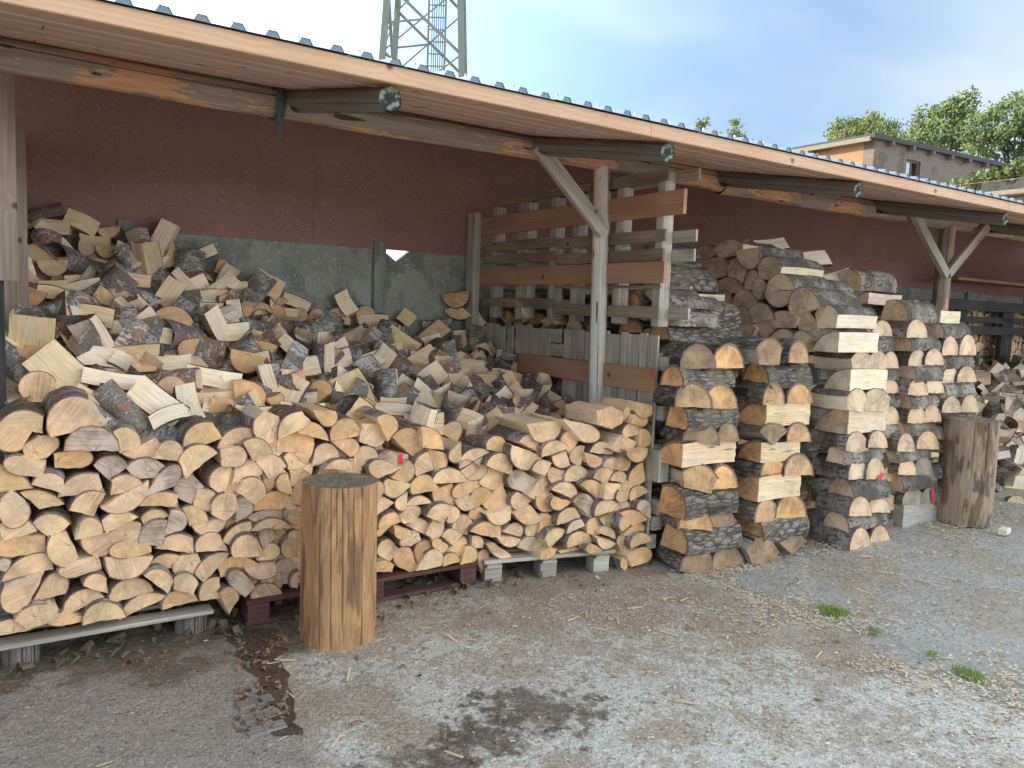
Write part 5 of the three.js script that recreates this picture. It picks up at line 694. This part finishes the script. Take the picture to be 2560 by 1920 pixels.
// ---------------------------------------------------------------- lattice mast behind the shed
{
  std('mast_steel', { color: rgb(0.20, 0.21, 0.165), roughness: 0.6, metalness: 0.1 }); std('mast_cable', { color: rgb(0.20, 0.21, 0.24), roughness: 0.6 });
  const D = 43, mid = along(1066, 95, D), t = thing('lattice_mast', 'pale steel lattice mast with a cable ladder rising behind the shed roof', 'lattice mast', V3(mid.x, 0, mid.z));
  const f = V3(mid.x, 0, mid.z).normalize(), rgt = V3(-f.z, 0, f.x), turn = 0.10, ex = rgt.clone().multiplyScalar(Math.cos(turn)).addScaledVector(f, -Math.sin(turn)), ez = f.clone().multiplyScalar(Math.cos(turn)).addScaledVector(rgt, Math.sin(turn));
  const yc = mid.y, hw = (y) => 1.80 - 0.050 * (y - yc), at = (sx, sz, y) => V3(0, y, 0).addScaledVector(ex, sx * hw(y)).addScaledVector(ez, sz * hw(y));
  const bar = (name, a, b, w, d, mat, lab) => { const dir = b.clone().sub(a), L = dir.length(), m = part(t, name, boardGeo(w, L, d, 0.003, 0), mat, lab); m.position.copy(a).add(b).multiplyScalar(0.5); const y = dir.normalize(), z = ez.clone().addScaledVector(y, -ez.dot(y)).normalize(), x = y.clone().cross(z); m.quaternion.setFromRotationMatrix(new THREE.Matrix4().makeBasis(x, y, z)); return m; };
  for (const [sx, sz] of [[-1, -1], [1, -1], [1, 1], [-1, 1]]) bar('leg', at(sx, sz, 0), at(sx, sz, 27), 0.29, 0.29, M.mast_steel);
  const y0 = yc + 1.85, P = 3.15;
  for (let k = -4; k < 4; k++) { const ya = y0 + k * P, yb = ya - P; if (yb < 1) continue; for (const [p, q] of [[[-1, -1], [1, -1]], [[1, -1], [1, 1]], [[-1, 1], [1, 1]], [[-1, -1], [-1, 1]]]) { bar('diagonal', at(p[0], p[1], ya), at(q[0], q[1], yb), 0.14, 0.08, M.mast_steel); bar('diagonal', at(q[0], q[1], ya), at(p[0], p[1], yb), 0.07, 0.05, M.mast_steel); const c = at(p[0], p[1], (ya + yb) / 2).add(at(q[0], q[1], (ya + yb) / 2)).multiplyScalar(0.5); bar('strut', at(p[0], p[1], (ya + yb) / 2 - 0.25), c, 0.09, 0.05, M.mast_steel);  } }
  const lx = (x, y, z) => V3(0, y, 0).addScaledVector(ex, x).addScaledVector(ez, z);
  for (const x of [0.0, 0.86]) bar('ladder_rail', lx(x, 1, 0.9), lx(x, 26, 0.9), 0.10, 0.08, M.mast_steel);
  for (let y = 8; y < 22; y += 0.6) bar('ladder_rung', lx(0, y, 0.9), lx(0.86, y, 0.9), 0.05, 0.05, M.mast_steel);
  for (let i = 0; i < 6; i++) bar('cable', lx(0.18 + i * 0.11, 1, 0.95), lx(0.18 + i * 0.11, 26, 0.95), 0.05, 0.05, M.mast_cable);
}

// ---------------------------------------------------------------- roofless old buildings beyond the shed
{
  const plaster = (seed, a, b, br) => tex(1024, 512, (u, v) => { const n = fbm(u * 8, v * 4, seed, 5), f = fbm(u * 70, v * 35, seed + 3, 3), p = fbm(u * 14, v * 7, seed + 9, 5); let c = mix3(a, b, n * 0.7 + f * 0.4); c = mix3(c, br, smooth(0.60, 0.68, p + (f - .5) * 0.15) * 0.7); return c; });
  std('old_plaster', { map: plaster(601, [0.41, 0.36, 0.32], [0.50, 0.45, 0.40], [0.38, 0.32, 0.28]), bumpMap: gravelBump, bumpScale: 0.03 });
  std('orange_plaster', { map: plaster(611, [0.58, 0.415, 0.29], [0.68, 0.50, 0.36], [0.53, 0.36, 0.245]), bumpMap: gravelBump, bumpScale: 0.03 });
  std('pink_plaster', { map: plaster(621, [0.52, 0.38, 0.29], [0.62, 0.47, 0.37], [0.50, 0.31, 0.22]), bumpMap: gravelBump, bumpScale: 0.03 });
  std('tar_roof', { color: rgb(0.055, 0.052, 0.055) }); std('coping', { color: rgb(0.30, 0.24, 0.17), bumpMap: gravelBump, bumpScale: 0.02 }); std('brick', { color: rgb(0.30, 0.115, 0.06), bumpMap: endBump, bumpScale: 0.004 }); std('old_frame', { color: rgb(0.19, 0.12, 0.09) });
  M.old_glass = new THREE.MeshPhysicalMaterial({ color: rgb(0.7, 0.75, 0.8), roughness: 0.15, transmission: 0.8, thickness: 0, name: 'old_glass' });
  const c = along(2188, 340, 32), H = c.y - 0.12, t = thing('old_building', 'old plastered building with flat tar roof, orange sunlit side wall and broken windows', 'building', V3(c.x, 0, c.z));
  const wallUV = (g, k = 0.12) => { const p = g.attributes.position, uv = g.attributes.uv; for (let i = 0; i < uv.count; i++) uv.setXY(i, p.getX(i) * k, p.getY(i) * k * 2); return g; };
  const holes = [[2.1, 6.35, 3.05, 7.86], [6.78, 7.25, 7.66, 7.98]], shape = new THREE.Shape([[0, 0], [12, 0], [12, H + 0.25], [0, H]].map(([x, y]) => new THREE.Vector2(x, y)));
  holes.forEach(([x0, y0, x1, y1]) => shape.holes.push(new THREE.Path([[x0, y0], [x0, y1], [x1, y1], [x1, y0]].map(([x, y]) => new THREE.Vector2(x, y)))));
  const front = part(t, 'wall', wallUV(new THREE.ExtrudeGeometry(shape, { depth: 0.4, bevelEnabled: false })), M.old_plaster, 'grey plastered wall with two small windows'); front.position.set(0, 0, -0.4);
  const side = part(t, 'wall', wallUV(new THREE.BoxGeometry(23.6, H, 0.4)), M.orange_plaster, 'orange plastered side wall in the sun'); side.rotation.y = Math.PI / 2; side.position.set(0.2, H / 2, -12.205);
  const rear = part(t, 'wall', wallUV(new THREE.BoxGeometry(12, H - 1.2, 0.4)), M.old_plaster); rear.position.set(6, (H - 1.2) / 2, -24.2);
  holes.forEach(([x0, y0, x1, y1], i) => { const w = x1 - x0, h = y1 - y0, f = part(t, 'window', boardGeo(0.07, h, 0.08, 0.004, 1), M.old_frame); f.position.set(x1 - 0.035, (y0 + y1) / 2, -0.12); const a = part(f, 'frame', boardGeo(0.05, h, 0.06, 0.004, 2), M.old_frame); a.position.set(-w * 0.45, 0, 0); const b = part(f, 'frame', boardGeo(w, 0.06, 0.06, 0.004, 3), M.old_frame); b.position.set(-w / 2 + 0.03, h / 2 - 0.03, 0.005); const pn = part(f, 'pane', new THREE.BoxGeometry(w * 0.38, h * 0.5, 0.006), M.old_glass); pn.position.set(-w * 0.70, h * 0.2, 0); const d = part(f, 'broken_bar', boardGeo(0.05, h * 0.6, 0.05, 0.004, 4), M.old_frame); d.position.set(-w * 0.6, -h * 0.2, -0.03); d.rotation.z = -0.6; });
  const inner = part(t, 'inner_wall', new THREE.BoxGeometry(11, H - 0.4, 0.2), M.old_plaster); inner.position.set(6.2, (H - 0.4) / 2, -3.2);
  const roof = part(t, 'roof', boardGeo(12.9, 0.16, 24.6, 0.03, 1), M.tar_roof); roof.position.set(6.1, H + 0.20, -12.1); roof.rotation.z = 0.02;
  const trim = part(roof, 'eave_board', boardGeo(0.10, 0.16, 24.3, 0.01, 2), M.coping); trim.position.set(-6.43, -0.09, 0); 
  for (let i = 0; i < 9; i++) { const r = part(roof, 'rafter_end', boardGeo(0.12, 0.14, 0.4, 0.01, 3), M.old_frame); r.position.set(-5.3 + i * 1.35, -0.16, 12.15); } for (let i = 0; i < 6; i++) { const r = part(roof, 'rafter_end', boardGeo(0.5, 0.14, 0.16, 0.01, 4), M.coping); r.position.set(-6.3, -0.22, 9.6 - i * 3.2); }
  for (let i = 0; i < 5; i++) { const r = part(roof, 'wire_post', boardGeo(0.025, 0.4, 0.025, 0.002, 5), M.old_frame); r.position.set(-6.3, 0.28, 11 - i * 4); }
  // the lower wall, nearer
  const X = 22, a = onX(2330, 522, X), b = onX(2560, 450, X), top = (a.y + b.y) / 2 + 0.02, w = thing('low_annex', 'low pinkish plastered annex with projecting coping and weeds, bricks showing below', 'building', V3(X, 0, -9));
  const wall = part(w, 'wall', wallUV(new THREE.BoxGeometry(9, top - 0.16, 0.4)), M.pink_plaster); wall.rotation.y = Math.PI / 2; wall.position.set(0.2, (top - 0.16) / 2, 0);
  const bw = part(w, 'wall', wallUV(new THREE.BoxGeometry(6, top - 0.16, 0.4)), M.pink_plaster); bw.position.set(3.4, (top - 0.16) / 2, 4.3);
  const rf = part(w, 'roof', boardGeo(6.6, 0.12, 9.3, 0.03, 6), M.coping); rf.position.set(2.95, top - 0.08, 0); const rail = part(w, 'wire', boardGeo(0.015, 0.015, 8, 0.002, 7), M.old_frame); rail.position.set(-0.1, top + 0.28, 0); for (let i = 0; i < 4; i++) { const q = part(w, 'wire_post', boardGeo(0.03, 0.32, 0.03, 0.003, 8), M.old_frame); q.position.set(-0.1, top + 0.13, -2.4 + i * 1.6); }
  const pp = onX(2360, 468, X), pipe = part(w, 'chimney_stub', new THREE.CylinderGeometry(0.09, 0.10, 0.5, 14), M.brick); pipe.position.set(0.3, top + 0.12, pp.z + 9);
  const bg = boardGeo(0.24, 0.066, 0.03, 0.006, 1); for (let j = 0; j < 3; j++) for (let i = 0; i < 9; i++) { const p = onX(2490 + i * 9.5 + (j % 2) * 4, 514 + j * 5.6 - i * 0.9, X); const m = part(wall, 'brick', bg, M.brick); const q = p.clone().sub(V3(X, 0, -9)); m.position.set(-(q.z) , q.y - (top - 0.16) / 2, -0.208); }
}

// ---------------------------------------------------------------- trees beyond the buildings
{
  M.leaf = new THREE.MeshPhysicalMaterial({ color: rgb(0.15, 0.19, 0.045), roughness: 0.85, transmission: 0.35, thickness: 0, name: 'leaf', vertexColors: true });
  std('tree_bark', { color: rgb(0.10, 0.085, 0.07), bumpMap: oakBump, bumpScale: 0.02 });
  const tree = (name, label, dist, base, blobs, leaf, dens, seed, hue) => {
    const r = rng(seed), b = along(base[0], base[1], dist), t = thing(name, label, 'tree', V3(b.x, 0, b.z)), pxm = dist / FOCAL * 1.05, pos = [], col = [], idx = [], wood = [];
    const o = V3(b.x, 0, b.z), trunkTop = along(base[0], base[1] + 20, dist).sub(o); wood.push(trunkGeo(V3(0, -0.1, 0), trunkTop, 0.28, 0.10, seed, 10, 10, 0.1));
    blobs.forEach(([u, v, ru, rv]) => {
      const c = along(u, v, dist + (r() - 0.5) * 1.6).sub(o), rx = ru * pxm, ry = rv * pxm; wood.push(trunkGeo(trunkTop.clone().lerp(V3(0, trunkTop.y * 0.7, 0), r() * 0.6), c, 0.07, 0.02, seed + 3, 6, 6, 0.2));
      const clumps = Math.max(5, Math.round(ru * rv / 40 * dens)); for (let k = 0; k < clumps; k++) { let x, y, z; do { x = r() * 2 - 1; y = r() * 2 - 1; z = r() * 2 - 1; } while (x * x + y * y + z * z > 1); const cc = c.clone().add(V3(x * rx * 0.95, y * ry * 0.95, z * rx * 0.95)), R = leaf * (2.2 + r() * 2.2), tone = 0.65 + r() * 0.7; if (k % 3 === 0) wood.push(trunkGeo(c, cc, 0.02, 0.008, seed + k, 3, 5, 0.2));
        const n = 20 + Math.floor(r() * 16); for (let i = 0; i < n; i++) { const p = cc.clone().add(V3((r() + r() - 1) * R, (r() + r() - 1) * R * 0.7, (r() + r() - 1) * R)), e = new THREE.Euler(r() * 6.3, r() * 6.3, r() * 6.3), ax = V3(1, 0, 0).applyEuler(e), ay = V3(0, 1, 0).applyEuler(e), az = V3(0, 0, 1).applyEuler(e), s = leaf * (0.6 + r() * 0.6), q = pos.length / 3; [[-1, 0, 0], [0, -0.45, 0.12], [1, 0, 0], [0, 0.45, 0.12]].forEach(([m1, m2, m3]) => { const w = p.clone().addScaledVector(ax, m1 * s * 0.7).addScaledVector(ay, m2 * s).addScaledVector(az, m3 * s); pos.push(w.x, w.y, w.z); const h = tone * (0.9 + r() * 0.2); col.push(h * hue[0], h * hue[1], h * hue[2]); }); idx.push(q, q + 1, q + 2, q, q + 2, q + 3); } }
    });
    part(t, 'trunk', mergeGeometries(wood), M.tree_bark).userData.kind = 'stuff';
    const g = new THREE.BufferGeometry(); g.setAttribute('position', new THREE.Float32BufferAttribute(pos, 3)); g.setAttribute('color', new THREE.Float32BufferAttribute(col, 3)); g.setIndex(idx); g.computeVertexNormals(); part(t, 'crown', g, M.leaf);
  };
  tree('poplar_top', 'narrow sunlit treetop over the roof ridge, nearer to the mast', 55, [1748, 372], [[1755, 306, 10, 14], [1752, 325, 16, 16], [1732, 336, 16, 14], [1768, 342, 12, 14], [1745, 358, 34, 18], [1750, 385, 40, 20]], 0.13, 1.0, 51001, [1.15, 1.05, 0.9]);
  tree('poplar_top', 'forked sunlit treetop over the roof ridge, nearer to the old building', 55, [1830, 392], [[1836, 314, 10, 12], [1834, 330, 12, 14], [1803, 340, 13, 12], [1852, 344, 13, 12], [1800, 352, 18, 10], [1838, 356, 24, 16], [1858, 368, 18, 14], [1825, 385, 50, 20]], 0.13, 1.0, 51002, [1.15, 1.05, 0.85]);
  tree('bushy_tree', 'rounded yellow-green tree above the flat tar roof', 62, [2150, 360], [[2128, 312, 26, 20], [2165, 305, 26, 18], [2190, 308, 26, 20], [2230, 320, 15, 16], [2102, 318, 18, 18], [2075, 338, 14, 14], [2160, 335, 55, 24], [2215, 342, 30, 18], [2110, 345, 40, 20]], 0.15, 1.1, 51003, [1.15, 1.1, 0.8]);
  tree('broad_tree', 'broad green tree with an open tip behind the old building', 58, [2360, 390], [[2416, 240, 12, 14], [2408, 262, 24, 16], [2382, 262, 20, 14], [2430, 276, 12, 16], [2325, 285, 26, 18], [2365, 290, 30, 20], [2395, 300, 30, 22], [2300, 318, 24, 18], [2340, 322, 40, 24], [2385, 335, 45, 24], [2275, 345, 26, 20], [2330, 355, 60, 22], [2420, 355, 30, 22]], 0.15, 1.0, 51004, [1, 1.05, 0.9]);
  tree('broad_tree', 'darker spreading tree at the edge behind the old building', 52, [2530, 420], [[2545, 246, 20, 14], [2575, 250, 22, 20], [2515, 268, 20, 14], [2490, 290, 26, 18], [2540, 290, 30, 22], [2580, 300, 30, 30], [2455, 308, 28, 18], [2425, 330, 18, 16], [2500, 325, 40, 22], [2550, 345, 45, 26], [2460, 350, 40, 22], [2590, 370, 40, 30], [2520, 375, 60, 24]], 0.15, 0.9, 51005, [0.85, 0.92, 0.9]);
  // weeds rooted on the annex
  const weeds = []; const r = rng(52000); for (const [u, v, n] of [[2380, 455, 5], [2450, 440, 14], [2480, 432, 10], [2520, 436, 10], [2545, 415, 26], [2570, 405, 20], [2410, 462, 8]]) { const c = onX(u, v + 10, 22.3); for (let i = 0; i < n * 5; i++) { const g = new THREE.PlaneGeometry(0.09, 0.16); g.rotateX(r() * 6); g.rotateY(r() * 6); g.translate(c.x + (r() - .5) * 0.5, c.y + (r() - .3) * 0.25, c.z + (r() - .5) * 0.6); weeds.push(g); } }
  const wg = mergeGeometries(weeds), wc = new Float32Array(wg.attributes.position.count * 3).fill(1); wg.setAttribute('color', new THREE.BufferAttribute(wc, 3)); const wm = new THREE.Mesh(wg, M.leaf); wm.name = 'weeds'; wm.castShadow = true; scene.add(wm); tag(wm, 'yellow-green weeds growing along the roof edge of the annex', 'weeds', null, 'stuff');
}

// ---------------------------------------------------------------- litter on the ground: wood chips, bark scraps, moss in the joint
{
  std('chip', { color: rgb(1, 1, 1) }); const white = new THREE.Color();
  const scatter = (name, label, cat, geo, mat, n, seed, where, colour, flat = 0.25) => { const r = rng(seed), im = new THREE.InstancedMesh(geo, mat, n), m = new THREE.Matrix4(); let k = 0; for (let tries = 0; k < n && tries < n * 60; tries++) { const q = where(r); if (!q) continue; const s = q[2]; m.compose(V3(q[0], (q[3] || 0.006), q[1]), new THREE.Quaternion().setFromEuler(new THREE.Euler((r() - .5) * flat, r() * 6.3, (r() - .5) * flat)), V3(s, s, s)); im.setMatrixAt(k, m); const c = colour(r); im.setColorAt(k, white.setRGB(...c)); k++; } im.count = k; im.name = name; im.castShadow = im.receiveShadow = true; scene.add(im); return tag(im, label, cat, null, 'stuff'); };
  const chipG = (() => { const g = new THREE.BoxGeometry(0.024, 0.003, 0.010); const p = g.attributes.position; for (let i = 0; i < p.count; i++) if (p.getX(i) > 0) p.setZ(i, p.getZ(i) * 0.5); g.computeVertexNormals(); return g; })();
  const edgeX = (z) => 3.98 + (fbm(z * 2, 1, 5, 3) - 0.5) * 0.3;
  const chipCol = (r) => { const a = r(); return a < 0.6 ? [0.62 + r() * 0.2, 0.50 + r() * 0.12, 0.29 + r() * 0.1] : a < 0.8 ? [0.72, 0.66, 0.52] : [0.36, 0.22, 0.12]; };
  scatter('wood_chips', 'pale wood chips strewn thickly along the slab edge and the log stacks', 'wood chips', chipG, M.chip, 9000, 60001, (r) => { const x = 0.2 + r() * 9, z = -3.75 + r() * 2.9, d = Math.exp(-(((x - edgeX(z)) / 0.34) ** 2)) * 0.9 + 0.10 * smooth(1.5, 3, x) + 0.35 * smooth(-3.0, -3.5, z) * smooth(3.8, 4.2, x), n = fbm(x * 2.4, z * 2.4, 61, 4); return r() < d * smooth(0.36, 0.62, n) * 1.4 ? [x, z, 0.35 + r() * r() * 1.1] : null; }, chipCol);
  scatter('wood_splinters', 'thin pale splinters lying about the yard', 'splinters', new THREE.BoxGeometry(0.085, 0.004, 0.009), M.chip, 90, 60002, (r) => [0.1 + r() * 7, -3.7 + r() * 2.4, 0.4 + r() * 0.9], (r) => [0.66 + r() * 0.1, 0.52, 0.32]);
  const curl = (() => { const g = new THREE.CylinderGeometry(0.02, 0.016, 0.055, 8, 2, true, 0, 2.4); g.rotateZ(Math.PI / 2); g.translate(0, -0.010, 0); return g; })();
  const barkCol = (r) => { const a = r(); return a < 0.65 ? [0.24 + r() * 0.1, 0.12 + r() * 0.04, 0.07] : a < 0.97 ? [0.20, 0.15, 0.11] : [0.55, 0.50, 0.44]; };
  M.bark_scrap = new THREE.MeshStandardMaterial({ roughness: 0.85, side: THREE.DoubleSide, name: 'bark_scrap' });
  scatter('bark_scraps', 'rust-brown curled bark scraps along the pallets and over the slab', 'bark scraps', curl, M.bark_scrap, 260, 60003, (r) => { const x = -0.2 + r() * 5, z = -4.25 + r() * 2.6, d = Math.exp(-(((z + 4.0) / 0.16) ** 2)) + 0.07; return r() < d ? [x, z, 0.22 + r() * r() * 0.8, 0.008] : null; }, barkCol, 1.2);
  scatter('bark_scraps', 'brown bark and leaf litter filling the soil joint by the stack', 'bark scraps', curl, M.bark_scrap, 120, 60004, (r) => { const p = onY(590 + r() * 130, 1580 + r() * 250, 0); return [p.x, p.z, 0.22 + r() * 0.5, 0.009]; }, barkCol, 1.2);
  scatter('leaf_litter', 'dull brown leaf litter under the plank base and pallets', 'leaf litter', curl, M.bark_scrap, 260, 60005, (r) => [-0.2 + r() * 3.4, -4.75 + r() * 0.7, 0.5 + r(), 0.014], (r) => [0.13 + r() * 0.08, 0.10 + r() * 0.05, 0.065], 2);
  scatter('gravel', 'small pale stones and grit loose on the yard', 'grit', new THREE.IcosahedronGeometry(0.006, 0).scale(1, 0.45, 0.8), M.chip, 7000, 60006, (r) => { const x = -0.6 + r() * 8, z = -4.0 + r() * 3; return fbm(x * 3, z * 3, 66, 3) > 0.42 ? [x, z, 0.25 + r() * r() * 1.2, 0.0015] : null; }, (r) => { const a = 0.16 + r() * r() * 0.36; return [a, a * 0.93, a * 0.84]; }, 0.8);
  // grass and moss in the joint between the slab and the asphalt
  const blade = new THREE.ConeGeometry(0.0022, 0.035, 4); blade.translate(0, 0.0175, 0); std('grass', { color: rgb(1, 1, 1) });
  const tufts = [[2085, 1532, 0.07, 380], [2185, 1582, 0.03, 60], [2425, 1690, 0.06, 240], [2330, 1640, 0.03, 40]].map(([u, v, s, n]) => { const p = onY(u, v, 0); return [p.x, p.z, s, n]; });
  tufts.forEach(([x, z, s, n], i) => scatter('grass_tuft', ['largest green grass tuft at the slab edge before the oak stacks', 'small sparse grass tuft next along the slab edge', 'mossy grass tuft at the slab edge nearest the camera corner', 'few grass blades between two larger tufts at the slab edge'][i], 'grass', blade, M.grass, n, 60010 + i, (r) => [x + (r() + r() - 1) * s * 1.2, z + (r() + r() - 1) * s * 1.6, 0.6 + r() * 0.8, 0.001], (r) => [0.20 + r() * 0.10, 0.27 + r() * 0.10, 0.075], 1.1));
}

renderer.render(scene, camera);
